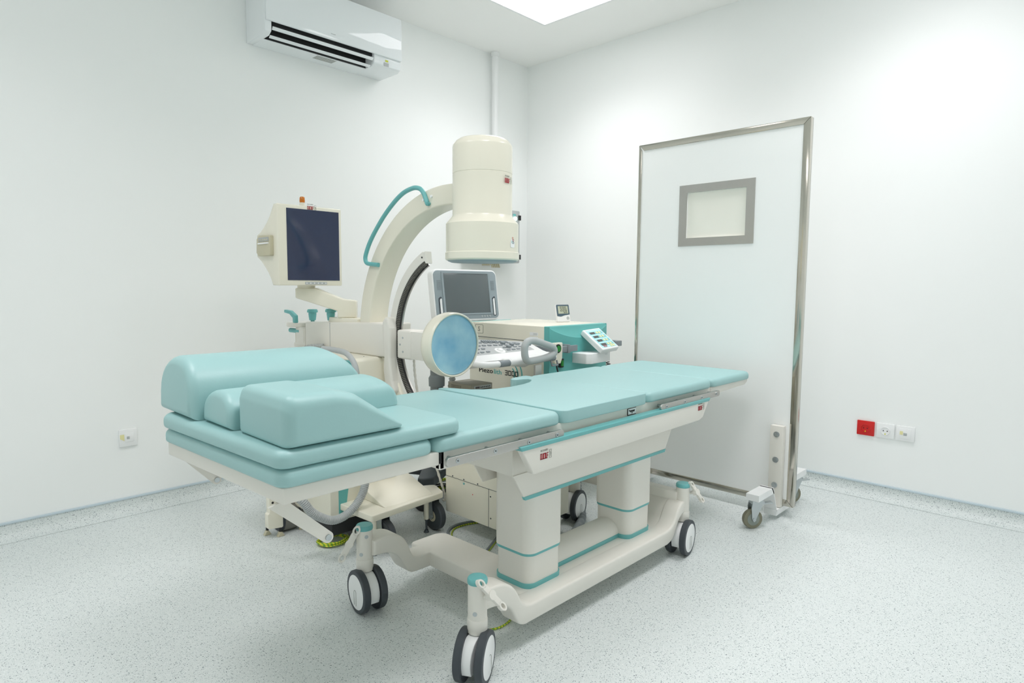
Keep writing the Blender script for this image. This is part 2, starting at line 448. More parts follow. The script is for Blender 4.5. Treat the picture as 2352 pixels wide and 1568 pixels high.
for c, ang, w_ in (((-0.213, 2.420), math.radians(-55), 0.018), ((-0.180, 2.387), math.radians(-35), 0.018)):
    f = flap(c, ang, w_)
    ac.part(B().box(-2.163, -1.558, -f['w']/2, f['w']/2, -f['th']/2, f['th']/2, 0.0015, 2, mx=f['mx']), 'louver', M['acw'])
ac.part(B().box(-1.478, -1.458, -0.2212, -0.2195, 2.424, 2.434), 'sticker', M['yellow'], label='small yellow sticker')
ac.part(B().box(-1.488, -1.455, -0.2212, -0.2195, 2.398, 2.418), 'display_window', M['lgrey'])
b = B()
for k in range(5): b.box(-1.86, -1.74, -0.118+k*0.012, -0.112+k*0.012, 2.3842, 2.3852)
ac.part(b, 'rating_label', M['greyink'])
g = B(); text_into(g, 'Inverter', (-1.84, -0.2362, 2.475), (1, 0, 0), (0, 0, 1), 0.006)
ac.part(g, 'badge', M['lgrey'])

# ================================================================ CONDUIT + WALL BOX
b = B().cyl((-0.40, -0.045, 1.673), (-0.40, -0.045, H-0.001), 0.024, n=24)
pp = Thing('conduit_pipe', 'white vertical pipe from the ceiling down to the wall box', 'pipe', (-0.40, -0.045, 1.66))
pp.part(b, 'pipe', M['white'])
pp.part(B().lathe([(0.025, 0), (0.029, 0), (0.029, 0.03), (0.025, 0.03)], (-0.40, -0.045, H-0.031)), 'ceiling_collar', M['white'])
eb = Thing('electrical_box', 'grey metal electrical box on the left wall behind the x-ray cylinder', 'electrical box', (-0.47, 0, 1.285))
eb.part(B().box(-0.698, -0.243, -0.15, -0.001, 1.285, 1.671, 0.004), 'enclosure', M['lgrey'])
eb.part(B().box(-0.694, -0.247, -0.156, -0.15, 1.289, 1.667, 0.002), 'door', M['lgrey'])
for z in (1.33, 1.62): eb.part(B().box(-0.262, -0.238, -0.164, -0.152, z-0.018, z+0.018, 0.002), 'hinge', M['black'])
eb.part(B().cyl((-0.302, -0.156, 1.61), (-0.302, -0.17, 1.61), 0.014), 'indicator_lamp', M['lampon'], label='lit pale green indicator lamp')
eb.part(B().box(-0.318, -0.290, -0.159, -0.156, 1.632, 1.645), 'lamp_sticker', M['teal'])
b = B().cyl((-0.52, -0.08, 1.286), (-0.52, -0.08, 1.262), 0.03)
for k in range(5): b.cyl((-0.49+k*0.018, -0.1, 1.286), (-0.475+k*0.018, -0.1, 1.25), 0.007, n=12)
eb.part(b, 'cable_gland', M['printer'])

# ================================================================ SOCKETS
def socket(y0, kind, label, cat='socket', z0=0.331, z1=0.409, w=0.084):
    # plates on the right wall (plane x=0); y0 = edge nearest the corner
    yc = y0-w/2; zc = (z0+z1)/2
    pm = M['red'] if kind == 'red' else M['white']
    nm = 'data_socket' if kind == 'data' else 'power_socket'
    t = Thing(nm, label, cat, (-0.001, yc, z0))
    t.part(B().box(-0.010, -0.001, yc-w/2, yc+w/2, z0, z1, 0.003), 'cover_plate', pm)
    if kind != 'data':
        b = B().lathe([(0.0225, 0.0), (0.0225, 0.0025), (0.020, 0.0035), (0.0185, -0.004), (0.0, -0.004)], (-0.0105, yc, zc), (-1, 0, 0), n=40)
        t.part(b, 'recess_ring', pm)
        t.part(B().cyl((-0.011, yc-0.009, zc), (-0.0085, yc-0.009, zc), 0.0028, n=12).cyl((-0.011, yc+0.009, zc), (-0.0085, yc+0.009, zc), 0.0028, n=12), 'pin_holes', M['black'])
        t.part(B().box(-0.0125, -0.0085, yc-0.002, yc+0.002, zc-0.020, zc-0.013), 'earth_clip', M['yellow'])
    else:
        t.part(B().box(-0.0125, -0.009, yc-0.026, yc+0.026, zc-0.026, zc+0.026, 0.0015), 'insert', M['white'])
        t.part(B().box(-0.0135, -0.011, yc-0.008, yc+0.008, zc-0.01, zc+0.004, 0.001), 'port_shutter', M['lgrey'])
        t.part(B().box(-0.0135, -0.0124, yc+0.010, yc+0.024, zc-0.006, zc+0.012), 'sticker', M['plug'])
    return t
socket(-2.447, 'red', 'red square power socket on the right wall beside the mobile screen')
socket(-2.541, 'white', 'white power socket with round recess, between the red socket and the blank-looking data plate')
socket(-2.632, 'data', 'white data outlet plate, farthest right of the three wall plates', 'outlet')
t = Thing('data_socket', 'white data outlet plate low on the left wall beside the table end', 'outlet', (-2.845, -0.001, 0.33))
t.part(B().box(-2.884, -2.806, -0.010, -0.001, 0.33, 0.414, 0.003), 'cover_plate', M['white'])
t.part(B().box(-2.859, -2.820, -0.0125, -0.009, 0.352, 0.396, 0.0015), 'insert', M['white'])
t.part(B().box(-2.852, -2.840, -0.0135, -0.011, 0.366, 0.379, 0.001), 'port_shutter', M['lgrey'])
t.part(B().prism([(-2.880, 0.39), (-2.862, 0.39), (-2.862, 0.358), (-2.880, 0.37)], 'xz', -0.0108, -0.0098), 'sticker', M['plug'])

# ================================================================ MOBILE LEAD SCREEN
sc = Thing('mobile_radiation_screen', 'tall white mobile lead screen with steel edges and small window', 'screen', (-0.62, -1.895, 0.0))
PY0, PY1, PZ0, PZ1 = -2.352, -1.436, 0.055, 1.900
XF, XB = -0.636, -0.604
W0, W1, V0, V1 = -2.060, -1.738, 1.375, 1.612
b = B().ring([(PY0+.004, PZ0+.004), (PY1-.004, PZ0+.004), (PY1-.004, PZ1-.004), (PY0+.004, PZ1-.004)], [(W0, V0), (W1, V0), (W1, V1), (W0, V1)], 'yz', XF+0.002, XB-0.002)
sc.part(b, 'panel', M['panelw'])
fr = 0.032
for nm, a in (('top', [(PY0, PZ1), (PY1, PZ1), (PY1-fr, PZ1-fr), (PY0+fr, PZ1-fr)]), ('bot', [(PY0, PZ0), (PY1, PZ0), (PY1-fr, PZ0+fr), (PY0+fr, PZ0+fr)]),
              ('l', [(PY0, PZ0), (PY0, PZ1), (PY0+fr, PZ1-fr), (PY0+fr, PZ0+fr)]), ('r', [(PY1, PZ0), (PY1, PZ1), (PY1-fr*.6, PZ1-fr), (PY1-fr*.6, PZ0+fr)])):
    sc.part(B().prism(a, 'yz', XF-0.003, XB+0.003, bev=0.003, seg=2), 'edge_trim', M['steel'], label='polished stainless edge channel')
rr = lambda a, c, d, e: [(a, d), (c, d), (c, e), (a, e)]
wf = sc.part(B().ring(rr(-2.104, -1.694, 1.333, 1.652), rr(W0, W1, V0, V1), 'yz', XF-0.0015, XF+0.003), 'window_frame', M['brushed'])
sc.part(B().ring(rr(-2.104, -1.694, 1.333, 1.652), rr(W0, W1, V0, V1), 'yz', XB-0.003, XB+0.0015), 'window_frame', M['brushed'])
sc.part(B().box(XF+0.012, XF+0.022, W0+.0005, W1-.0005, V0+.0005, V1-.0005), 'window_pane', M['glasslead'], label='pale yellowish lead glass')
def foot(yc, ang_n, ang_f):
    # upright plate both sides, cross beam dipping under the panel, blocks on casters
    for sgn in (1, -1):
        xa, xb = (XF-0.034, XF-0.004) if sgn > 0 else (XB+0.004, XB+0.034)
        pl = sc.part(B().box(xa, xb, yc-0.032, yc+0.032, 0.052, 0.452, 0.003), 'mounting_plate', M['ivory'])
        xo = xa if sgn > 0 else xb
        for z in (0.41, 0.285, 0.16):
            sc.part(B().cyl((xo, yc, z), (xo-sgn*0.004, yc, z), 0.014, n=20).cyl((xo-sgn*0.004, yc, z), (xo-sgn*0.011, yc, z), 0.009, n=6), 'bolt', M['zinc'], pl)
    fbm = B()
    for q in ([(-0.925, 0.142), (-0.925, 0.172), (-0.765, 0.172), (-0.745, 0.142)], [(-0.775, 0.172), (-0.757, 0.172), (-0.705, 0.052), (-0.695, 0.022), (-0.745, 0.130)],
              [(-0.710, 0.022), (-0.710, 0.050), (-0.530, 0.050), (-0.530, 0.022)], [(-0.465, 0.172), (-0.483, 0.172), (-0.535, 0.052), (-0.545, 0.022), (-0.495, 0.130)],
              [(-0.475, 0.172), (-0.32, 0.172), (-0.32, 0.142), (-0.495, 0.142)]):
        fbm.prism(q, 'xz', yc-0.03, yc+0.03)
    sc.part(fbm, 'foot_beam', M['white'])
    for cx, aa in ((-0.868, ang_n), (-0.375, ang_f)):
        ax = Vector((math.cos(aa), math.sin(aa), 0)); rd = Vector((-ax.y, ax.x, 0))
        c = Vector((cx, yc, 0.046))+rd*0.022
        w1 = B().lathe([(0.012, -0.013), (0.030, -0.013), (0.044, -0.011), (0.046, -0.007), (0.046, 0.007), (0.044, 0.011), (0.030, 0.013), (0.012, 0.013)], c, ax, n=44)
        wh = sc.part(w1, 'caster_wheel', M['olive'])
        sc.part(B().cyl(c-ax*0.0145, c+ax*0.0145, 0.029), 'hub', M['hub'], wh)
        fk = B().cyl((cx, yc, 0.142), (cx, yc, 0.130), 0.030)
        mx = Matrix(((rd.x, ax.x, 0, cx), (rd.y, ax.y, 0, yc), (0, 0, 1, 0), (0, 0, 0, 1)))
        for s_ in (-1, 1):
            fk.prism([(-0.024, 0.132), (0.030, 0.132), (0.036, 0.10), (0.032, 0.046), (0.022, 0.034), (0.013, 0.046)], 'xz', s_*0.0165, s_*0.0205, mx=mx)
        fk.box(-0.026, 0.032, -0.02, 0.02, 0.118, 0.133, mx=mx)
        fk.cyl(c-ax*0.024, c+ax*0.024, 0.008, n=14)
        fko = sc.part(fk, 'caster_fork', M['zinc'])
        pd = B().box(-0.080, -0.015, -0.013, 0.013, 0.112, 0.118, 0.002, mx=mx @ Matrix.Rotation(math.radians(4), 4, 'Y'))
        sc.part(pd, 'brake_pedal', M['zinc'], fko)
foot(-2.272, math.radians(50), math.radians(55))
foot(-1.520, math.radians(80), math.radians(260))

# ================================================================ TREATMENT TABLE
tb = Thing('treatment_table', 'ivory wheeled treatment table with aqua vinyl cushions and half-round cutout', 'treatment table', (-1.95, -1.88, 0))
# base
def s2(pts, n=4): return [(q.x, q.y) for q in smoothpts([(p[0], p[1], 0) for p in pts], n)]
fp = s2([(-2.33, 0.078), (-2.352, 0.079), (-2.378, 0.093), (-2.394, 0.118), (-2.412, 0.148), (-2.440, 0.172), (-2.480, 0.184), (-2.522, 0.188)])+s2([(-2.522, 0.246), (-2.495, 0.249), (-2.450, 0.244), (-2.412, 0.226), (-2.385, 0.196), (-2.366, 0.162), (-2.345, 0.143), (-2.320, 0.136)])
fp += s2([(-1.52, 0.135), (-1.480, 0.140), (-1.450, 0.160), (-1.425, 0.195), (-1.395, 0.222), (-1.345, 0.233)])+s2([(-1.345, 0.180), (-1.385, 0.174), (-1.415, 0.152), (-1.437, 0.118), (-1.46, 0.088), (-1.50, 0.076)])
base = soft(fp, 'xz', -2.172, -2.100, 0.008, seg=4)
plate = roundpoly([(-2.30, -2.13), (-2.30, -1.52), (-2.14, -1.52), (-2.135, -1.90), (-1.50, -1.92), (-1.50, -2.13)], [0, 0.02, 0.045, 0.02, 0, 0], 6)
base.prism(plate, 'xy', 0.078, 0.134, bev=0.007)
# wide arched plate at the far end
ap = [(-1.52, 0.080), (-1.52, 0.134), (-1.475, 0.139), (-1.44, 0.164), (-1.415, 0.199), (-1.385, 0.224), (-1.345, 0.230), (-1.345, 0.185), (-1.39, 0.180), (-1.42, 0.155), (-1.45, 0.11), (-1.47, 0.082)]
base.prism(ap, 'xz', -2.12, -1.93, ang=200)
base.box(-1.385, -1.335, -2.14, -1.60, 0.195, 0.262, 0.006)
# back-left arm
bp = s2([(-2.28, 0.079), (-2.362, 0.079), (-2.392, 0.088), (-2.412, 0.112), (-2.430, 0.145), (-2.455, 0.172), (-2.490, 0.188), (-2.54, 0.192)])+s2([(-2.54, 0.245), (-2.500, 0.251), (-2.458, 0.246), (-2.422, 0.226), (-2.398, 0.192), (-2.382, 0.156), (-2.360, 0.138), (-2.28, 0.134)])
q_ = soft(bp, 'xz', -1.645, -1.562, 0.008, seg=4); me_ = bpy.data.meshes.new('q'); q_.bm.to_mesh(me_); q_.bm.free(); base.bm.from_mesh(me_); bpy.data.meshes.remove(me_)
tb.part(base, 'base_frame', M['ivory'])
tb.part(B().box(-2.294, -2.290, -1.668, -1.645, 0.095, 0.128), 'brake_linkage', M['zinc'])
# caster posts
def caster(px, py, ang, off, slot_side=1):
    p = B().lathe([(0.0, 0.178), (0.0275, 0.178), (0.0275, 0.282), (0, 0.282)], (px, py, 0), n=40)
    po = tb.part(p, 'caster_post', M['ivory'])
    tb.part(B().lathe([(0, 0.281), (0.0285, 0.281), (0.0293, 0.286), (0.0288, 0.293), (0.026, 0.297), (0, 0.298)], (px, py, 0), n=40), 'post_cap', M['teal'], po)
    tb.part(B().lathe([(0, 0.135), (0.029, 0.138), (0.029, 0.152), (0.0296, 0.154), (0.0296, 0.174), (0.0285, 0.179), (0, 0.179)], (px, py, 0), n=40), 'swivel_ring', M['ivory'], po)
    for z, a in ((0.262, -1.9 if ang > 1 else -0.9), (0.2, 3.7)):
        d = Vector((math.cos(a), math.sin(a), 0)); c = Vector((px, py, z))+d*0.0268
        tb.part(B().cyl(c, c+d*0.0016, 0.0065, n=20).cyl(c, c+d*0.0022, 0.0022, n=8), 'screw', M['zinc'], po)
    ax = Vector((math.cos(ang), math.sin(ang), 0)); rd = Vector((math.cos(off), math.sin(off), 0))
    c = Vector((px, py, 0.0735))+rd*0.018
    hs = B()
    mx = Matrix(((rd.x, ax.x, 0, c.x), (rd.y, ax.y, 0, c.y), (0, 0, 1, c.z), (0, 0, 0, 1)))
    pts = [(0.062*math.cos(math.radians(a)), 0.062*math.sin(math.radians(a))) for a in range(-30, 215, 12)]
    hs.prism(pts, 'xz', -0.017, 0.017, mx=mx, bev=0.002)
    co = tb.part(hs, 'caster', M['white'])
    for s_ in (-1, 1):
        o1 = c+ax*(s_*0.031)
        ty = B().lathe([(0.050, -0.0115), (0.0715, -0.0115), (0.0735, -0.009), (0.0735, 0.009), (0.0715, 0.0115), (0.060, 0.0125), (0.050, 0.0118)], o1, ax*s_, n=60)
        tb.part(ty, 'tyre', M['tyre'], co)
        tb.part(B().lathe([(0, -0.010), (0.0595, -0.010), (0.0595, 0.0122), (0.050, 0.0142), (0, 0.0150)], o1, ax*s_, n=60), 'wheel_disc', M['white'], co)
    # engraved slot on the outer face
    sl = B()
    m2 = Matrix(((rd.x, ax.x, 0, c.x), (rd.y, ax.y, 0, c.y), (0, 0, 1, c.z), (0, 0, 0, 1)))
    P_ = [(-0.008, -0.045)]+[(0.008*math.cos(a), 0.008*math.sin(a)) for a in [PI-PI*k/8 for k in range(9)]]+[(0.008, -0.045)]
    sl.tube([m2 @ Vector((p[0], slot_side*0.0462, p[1])) for p in P_], 0.0007, n=6)
    tb.part(sl, 'slot_outline', M['greyink'], co)
    return po
R_ = math.radians
p1 = caster(-2.545, -2.165, R_(-60), R_(200))
p2 = caster(-2.552, -1.602, R_(172), R_(262))
p3 = caster(-1.352, -2.152, R_(-80), R_(190))
p4 = caster(-1.372, -1.590, R_(-77), R_(193))
# brake pedals: two-ended rocker levers with ring ends
def pedal(post, c, d, n, k=1.0):
    d = Vector(d).normalized(); n = Vector(n).normalized(); u = n.cross(d)
    mx = Matrix(((d.x, u.x, n.x, c[0]), (d.y, u.y, n.y, c[1]), (d.z, u.z, n.z, c[2]), (0, 0, 0, 1)))
    b = B()
    for s_ in (-1, 1):
        o = [(s_*0.056*k+0.018*k*math.cos(a), 0.0135*k*math.sin(a)) for a in [2*PI*j/24 for j in range(24)]]
        i_ = [(s_*0.056*k+0.0115*k*math.cos(a), 0.0075*k*math.sin(a)) for a in [2*PI*j/24 for j in range(24)]]
        t = B().ring(o, i_, 'xy', -0.006, 0.006)
        me = bpy.data.meshes.new('q'); bmesh.ops.transform(t.bm, matrix=mx, verts=t.bm.verts[:]); t.bm.to_mesh(me); t.bm.free(); b.bm.from_mesh(me); bpy.data.meshes.remove(me)
    b.box(-0.043*k, 0.043*k, -0.0115*k, 0.0115*k, -0.006, 0.006, 0.002, mx=mx)
    b.cyl(Vector(c)-n*0.012, Vector(c)+n*0.007, 0.0135, n=24)
    b.cyl(Vector(c)-n*0.030, Vector(c)-n*0.010, 0.008, n=16)
    tb.part(b, 'brake_pedal', M['ivory'], post)
pedal(p1, (-2.537, -2.213, 0.257), (0.485, -0.42, -0.72), (0.10, -0.93, 0.42), 0.80)
pedal(p2, (-2.604, -1.590, 0.238), (-0.36, 0.28, -0.86), (-0.62, -0.72, 0.20), 0.95)
pedal(p3, (-1.325, -2.200, 0.262), (0.35, -0.36, -0.75), (-0.1, -0.93, 0.3), 0.72)
# tube cover between the columns
tc_ = [(-2.062, 0.134), (-2.062, 0.150)]+[(-2.005+0.057*math.cos(a), 0.150+0.050*math.sin(a)) for a in [PI-PI*k/14 for k in range(15)]]+[(-1.948, 0.134)]
tb.part(B().prism(tc_, 'yz', -2.10, -1.685, ang=200), 'link_cover', M['ivory'])
tb.part(B().box(-2.10, -1.675, -2.0655, -1.945, 0.134, 0.149, 0.002), 'trim_strip', M['teal'], label='teal strip along link cover')
# lifting columns
for x0, x1 in ((-2.263, -2.092), (-1.692, -1.525)):
    o_ = roundpoly([(x0, -2.105), (x1, -2.105), (x1, -1.945), (x0, -1.945)], 0.034, 8)
    oe = roundpoly([(x0-0.004, -2.109), (x1+0.004, -2.109), (x1+0.004, -1.941), (x0-0.004, -1.941)], 0.037, 8)
    o2 = roundpoly([(x0-0.005, -2.110), (x1+0.005, -2.110), (x1+0.005, -1.940), (x0-0.005, -1.940)], 0.036, 8)
    cl = tb.part(B().prism(o_, 'xy', 0.134, 0.246), 'lower_column', M['ivory'])
    tb.part(B().prism(oe, 'xy', 0.134, 0.150), 'trim_band', M['teal'], cl)
    cu_ = tb.part(B().prism(o2, 'xy', 0.252, 0.56), 'upper_column', M['ivory'])
    tb.part(B().prism(oe, 'xy', 0.243, 0.2525), 'trim_band', M['teal'], cu_)
# sub-frame skirt
SK = B()
SK.box(-2.355, -1.40, -2.118, -1.905, 0.535, 0.655)
SK.prism([(-2.355, 0.536), (-2.305, 0.457), (-1.455, 0.454), (-1.40, 0.540)], 'xz', -2.121, -2.1135)
SK.prism([(-2.34, 0.536), (-2.295, 0.462), (-1.455, 0.462), (-1.41, 0.536)], 'xz', -1.925, -1.920)
SK.box(-2.3555, -2.354, -2.1175, -1.91, 0.5365, 0.655)
tb.part(SK, 'lift_housing', M['ivory'])
tb.part(B().prism([(-2.3065, 0.459), (-2.300, 0.447), (-1.458, 0.444), (-1.452, 0.456)], 'xz', -2.1225, -2.112), 'trim_strip', M['teal'], label='teal strip under lift housing')
tb.part(B().cyl((-2.3555, -2.085, 0.640), (-2.359, -2.085, 0.640), 0.005, n=14), 'screw', M['zinc'])
# side fascia
mxf = Matrix.Identity(4)
fa = B().prism([(-2.405, 0.646), (-2.352, 0.560), (-2.345, 0.557), (-1.318, 0.566), (-1.29, 0.575), (-1.236, 0.646)], 'xz', -2.200, -2.176, bev=0.004)
fao = tb.part(fa, 'side_fascia', M['ivory'])
tb.part(B().prism([(-2.4115, 0.651), (-2.404, 0.6375), (-1.242, 0.6375), (-1.234, 0.651)], 'xz', -2.203, -2.170, bev=0.002), 'trim_strip', M['teal'], fao, 'teal strip along fascia top')
wolf(tb, (-2.320, -2.2006, 0.598), (1, 0, 0), (0, 0, 1), 0.050, fao)
wolf(tb, (-1.335, -2.2006, 0.610), (1, 0, 0), (0, 0, 1), 0.050, fao)
tb.part(B().box(-2.30, -1.30, -2.176, -2.10, 0.60, 0.64), 'fascia_bracket', M['ivory'])
# tabletop frame
TF = B()
TF.box(-2.676, -1.150, -2.158, -2.140, 0.630, 0.681, 0.003)
TF.box(-2.676, -1.150, -1.600, -1.582, 0.630, 0.681, 0.003)
TF.box(-2.676, -2.660, -2.158, -1.582, 0.632, 0.680, 0.002)
TF.box(-2.10, -1.150, -2.150, -1.800, 0.660, 0.680)
TF.box(-2.670, -2.10, -2.150, -1.590, 0.660, 0.680)
TF.box(-1.66, -1.150, -2.150, -1.590, 0.660, 0.680)
tb.part(TF, 'tabletop_frame', M['ivory'])
tb.part(B().prism([(-1.148, 0.645), (-0.800, 0.655), (-0.775, 0.667), (-0.770, 0.681), (-1.148, 0.681)], 'xz', -2.162, -1.575, bev=0.004), 'foot_section_tray', M['ivory'])
TR = B().prism([(-2.682, -2.165), (-3.112, -2.165), (-3.146, -1.560), (-2.682, -1.560)], 'xy', 0.647, 0.684, bev=0.004)
tray = tb.part(TR, 'leg_section_tray', M['ivory'])
tb.part(B().box(-2.684, -2.672, -2.162, -2.145, 0.650, 0.678), 'hinge', M['black'])
# hanging support levers under the leg tray
for yy, pts, w0, w1, rr_e in ((-2.13, [(-3.115, 0.652), (-2.990, 0.533)], 0.020, 0.0, 0.0135), (-1.60, [(-3.128, 0.655), (-3.036, 0.562)], 0.008, 0.008, 0.013)):
    a, c = Vector(pts[0]), Vector(pts[1]); d = (c-a); L_ = d.length
    mx = Matrix.Translation((a.x, yy, a.y)) @ Matrix.Rotation(-math.atan2(d.y, d.x), 4, 'Y')
    out = [(0, -w0)]+[(L_+rr_e*math.cos(t_), rr_e*math.sin(t_)) for t_ in [-PI/2+PI*k/10 for k in range(11)]]+[(0.02, 0.013)]
    lv = tb.part(B().prism(out, 'xz', -0.004, 0.004, mx=mx), 'support_lever', M['ivory'])
    cc = mx @ Vector((L_, 0, 0))
    tb.part(B().cyl(cc-Vector((0, 0.0075, 0)), cc+Vector((0, 0.006, 0)), 0.0075, n=18), 'pivot_bolt', M['zinc'], lv)
# accessory rails
for x0, x1 in ((-2.685, -2.205), (-1.622, -1.135)):
    pts = roundpoly([(x0, 0.6465), (x1, 0.6465), (x1, 0.6715), (x0, 0.6715)], 0.012, 6)
    rl = tb.part(B().prism(pts, 'xz', -2.197, -2.187, bev=0.0012), 'accessory_rail', M['brushed'], label='brushed steel accessory rail')
    for f in (0.08, 0.37, 0.66, 0.93):
        xx = x0+(x1-x0)*f
        tb.part(B().ring([(xx+0.0068*math.cos(2*PI*k/20), 0.659+0.0068*math.sin(2*PI*k/20)) for k in range(20)], [(xx+0.0045*math.cos(2*PI*k/20), 0.659+0.0045*math.sin(2*PI*k/20)) for k in range(20)], 'xz', -2.1985, -2.1965).cyl((xx, -2.197, 0.659), (xx, -2.198, 0.659), 0.0044, n=18), 'rail_screw', M['zinc'], rl)
        tb.part(B().cyl((xx, -2.1979, 0.659), (xx, -2.1990, 0.659), 0.0018, n=8), 'screw_socket', M['ink'], rl)
        tb.part(B().cyl((xx, -2.187, 0.659), (xx, -2.157, 0.659), 0.006, n=14), 'standoff', M['zinc'], rl)
# pictogram plate on frame
pl = tb.part(B().box(-1.795, -1.740, -2.1605, -2.158, 0.648, 0.674, 0.001), 'pictogram_plate', M['ink'])
tb.part(B().box(-1.793, -1.742, -2.1612, -2.160, 0.6515, 0.6725), 'pictogram_field', M['white'], pl)
g = B(); g.box(-1.788, -1.750, -2.1618, -2.161, 0.6635, 0.667).box(-1.782, -1.752, -2.1618, -2.161, 0.660, 0.6635)
g.cyl((-1.787, -2.1618, 0.667), (-1.787, -2.161, 0.667), 0.0025, n=12)
g.prism([(-1.773, 0.6585), (-1.763, 0.6585), (-1.768, 0.6535)], 'xz', -2.1618, -2.161)
tb.part(g, 'pictogram', M['ink'], pl)
# cushions
def pad(pts, r, z0, z1, name='cushion', bev=0.014, lab=None):
    return tb.part(soft(roundpoly(pts, r+0.012, 8), 'xy', z0, z1, 0.010, 0.019 if bev > .012 else .012), name, M['vinyl'], label=lab)
yF, yB = -2.176, -1.552
pad([(-2.700, yF), (-2.186, yF), (-2.186, yB), (-2.700, yB)], 0.022, 0.681, 0.722)
notch = [(-2.182, yF), (-1.681, yF), (-1.681, yB), (-1.70, -1.548), (-1.775, -1.560), (-1.805, -1.575), (-1.812, -1.592), (-1.800, -1.605), (-1.765, -1.612), (-1.748, -1.622), (-1.752, -1.645),
         (-1.775, -1.668), (-1.812, -1.690), (-1.87, -1.708), (-1.95, -1.718), (-2.02, -1.712), (-2.07, -1.692), (-2.105, -1.660), (-2.128, -1.615), (-2.142, -1.575), (-2.160, yB), (-2.182, yB)]
tb.part(B().prism(roundpoly(notch, [0.030, 0.030, 0.01]+[0.006]*17+[0.01, 0.003], 5), 'xy', 0.681, 0.722, bev=0.010, seg=5, ang=35), 'cutout_cushion', M['vinyl'], label='aqua cushion with half-round cutout at its back edge')
pad([(-1.677, yF), (-1.162, yF), (-1.162, yB), (-1.677, yB)], 0.022, 0.681, 0.720)
pad([(-1.158, yF), (-0.765, yF), (-0.765, yB), (-1.158, yB)], 0.026, 0.681, 0.718)
pad([(-3.122, yF), (-2.703, yF), (-2.703, -1.54), (-3.155, -1.54)], 0.020, 0.684, 0.7235, bev=0.018)

# loose cushions on the table
bb = [(-3.124, -2.176), (-2.606, -2.176), (-2.606, -1.542), (-3.160, -1.542)]
single(soft(roundpoly(bb, 0.034, 8), 'xy', 0.7245, 0.765, 0.012, 0.019), 'flat_cushion', M['vinyl'],
       'flat aqua vinyl cushion stacked on the table end, beneath the three bolsters', 'cushion', (-2.88, -1.86, 0.7245))
def dprof(y0, y1, z0, z1, k=0.72):
    # half-round section with short straight sides
    w = (y1-y0)/2; c = (y0+y1)/2; h = z1-z0; zs = z0+h*0.35
    pts = [(y1, z0), (y1, zs)]
    for i in range(1, 16):
        a = PI*i/16; ex = 2.0/2.3
        cx = abs(math.cos(a))**ex*(1 if math.cos(a) > 0 else -1); sz = abs(math.sin(a))**ex
        pts.append((c+w*cx, zs+(z1-zs)*sz))
    pts += [(y0, zs), (y0, z0)]
    return pts
def bolster(prof, x0, x1, i0, i1, r):
    z0 = min(p[1] for p in prof); z1 = max(p[1] for p in prof); xm = (x0+x1)/2
    def lean(p, a):
        f = max(0.0, (p[1]-z0)/(z1-z0))**2.2
        return a-i1*f*max(0, (a-xm)/(x1-xm)) if a > xm else a+i0*f*(xm-a)/(xm-x0)
    return soft(prof, 'yz', x0, x1, r, lean=lean)
single(bolster(dprof(-1.730, -1.490, 0.7655, 0.924), -3.144, -2.618, 0.012, 0.100, 0.024), 'half_round_bolster', M['vinyl'],
       'largest half-round aqua bolster, at the back edge of the table', 'bolster', (-2.87, -1.61, 0.7655))
single(bolster(dprof(-1.905, -1.7385, 0.7655, 0.853), -3.118, -2.618, 0.008, 0.055, 0.018), 'half_round_bolster', M['vinyl'],
       'lower half-round aqua bolster between the large bolster and the wedge', 'bolster', (-2.87, -1.82, 0.7655))
wp = [(-3.104, 0.7655), (-2.80, 0.7655), (-2.79, 0.772), (-2.930, 0.868), (-2.985, 0.880), (-3.094, 0.880), (-3.104, 0.850)]
single(soft(roundpoly(wp, [0.010, 0.006, 0.010, 0.06, 0.06, 0.030, 0.030], 6), 'xz', -2.176, -1.912, 0.032, 0.036, seg=8, sc=(-2.96, 0.800, 0.17, 0.085)), 'wedge_cushion', M['vinyl'],
       'aqua wedge cushion with sloping end, nearest of the three on the table', 'cushion', (-2.95, -2.05, 0.7655))

# ================================================================ C-ARM UNIT
ca = Thing('c_arm_machine', 'cream C-arm x-ray machine with teal handle standing behind the table', 'x-ray machine', (-2.12, -0.9, 0))
ISO = (-1.505, 0.885)
# foot plate and body
fpz = roundpoly([(-2.325, -1.305), (-1.925, -1.275), (-1.885, -1.165), (-2.00, -1.10), (-2.00, -0.75), (-2.36, -0.75)], [0.01, 0.02, 0.02, 0.02, 0, 0], 4)
ft = B().prism(fpz, 'xy', 0.158, 0.186, bev=0.004)
ft.prism([(-1.265, 0.186), (-1.02, 0.262), (-0.70, 0.262), (-0.70, 0.186)], 'yz', -2.235, -1.975, bev=0.004)
ca.part(ft, 'foot_plate', M['cream'])
ca.part(B().box(-2.37, -2.12, -1.07, -0.86, 0.045, 0.112, 0.004), 'plinth', M['black'])
bd = B().box(-2.385, -2.04, -1.085, -0.45, 0.108, 0.60, 0.012)
ca.part(bd, 'body', M['cream'])
ca.part(B().prism([(-2.345, 0.112), (-2.318, 0.112), (-2.25, 0.58), (-2.345, 0.58)], 'xz', -1.0875, -1.084), 'trim_panel', M['tealp'], label='teal wedge panel on body')
cb = B().prism(roundpoly([(-1.10, 0.58), (-1.06, 0.797), (-0.52, 0.797), (-0.50, 0.58)], [0, .02, .02, 0], 4), 'yz', -2.262, -1.995, bev=0.006)
cb.prism(roundpoly([(-1.26, 0.56), (-1.19, 0.66), (-1.10, 0.797), (-0.90, 0.797), (-0.90, 0.56)], [0, .03, .02, 0, 0], 4), 'yz', -2.10, -2.03, bev=0.006)
ca.part(cb, 'column', M['cream'])
ca.part(B().prism([(-1.063, 0.58), (-1.040, 0.58), (-0.995, 0.795), (-1.005, 0.799)], 'yz', -2.160, -2.157), 'panel_seam', M['dgrey'])
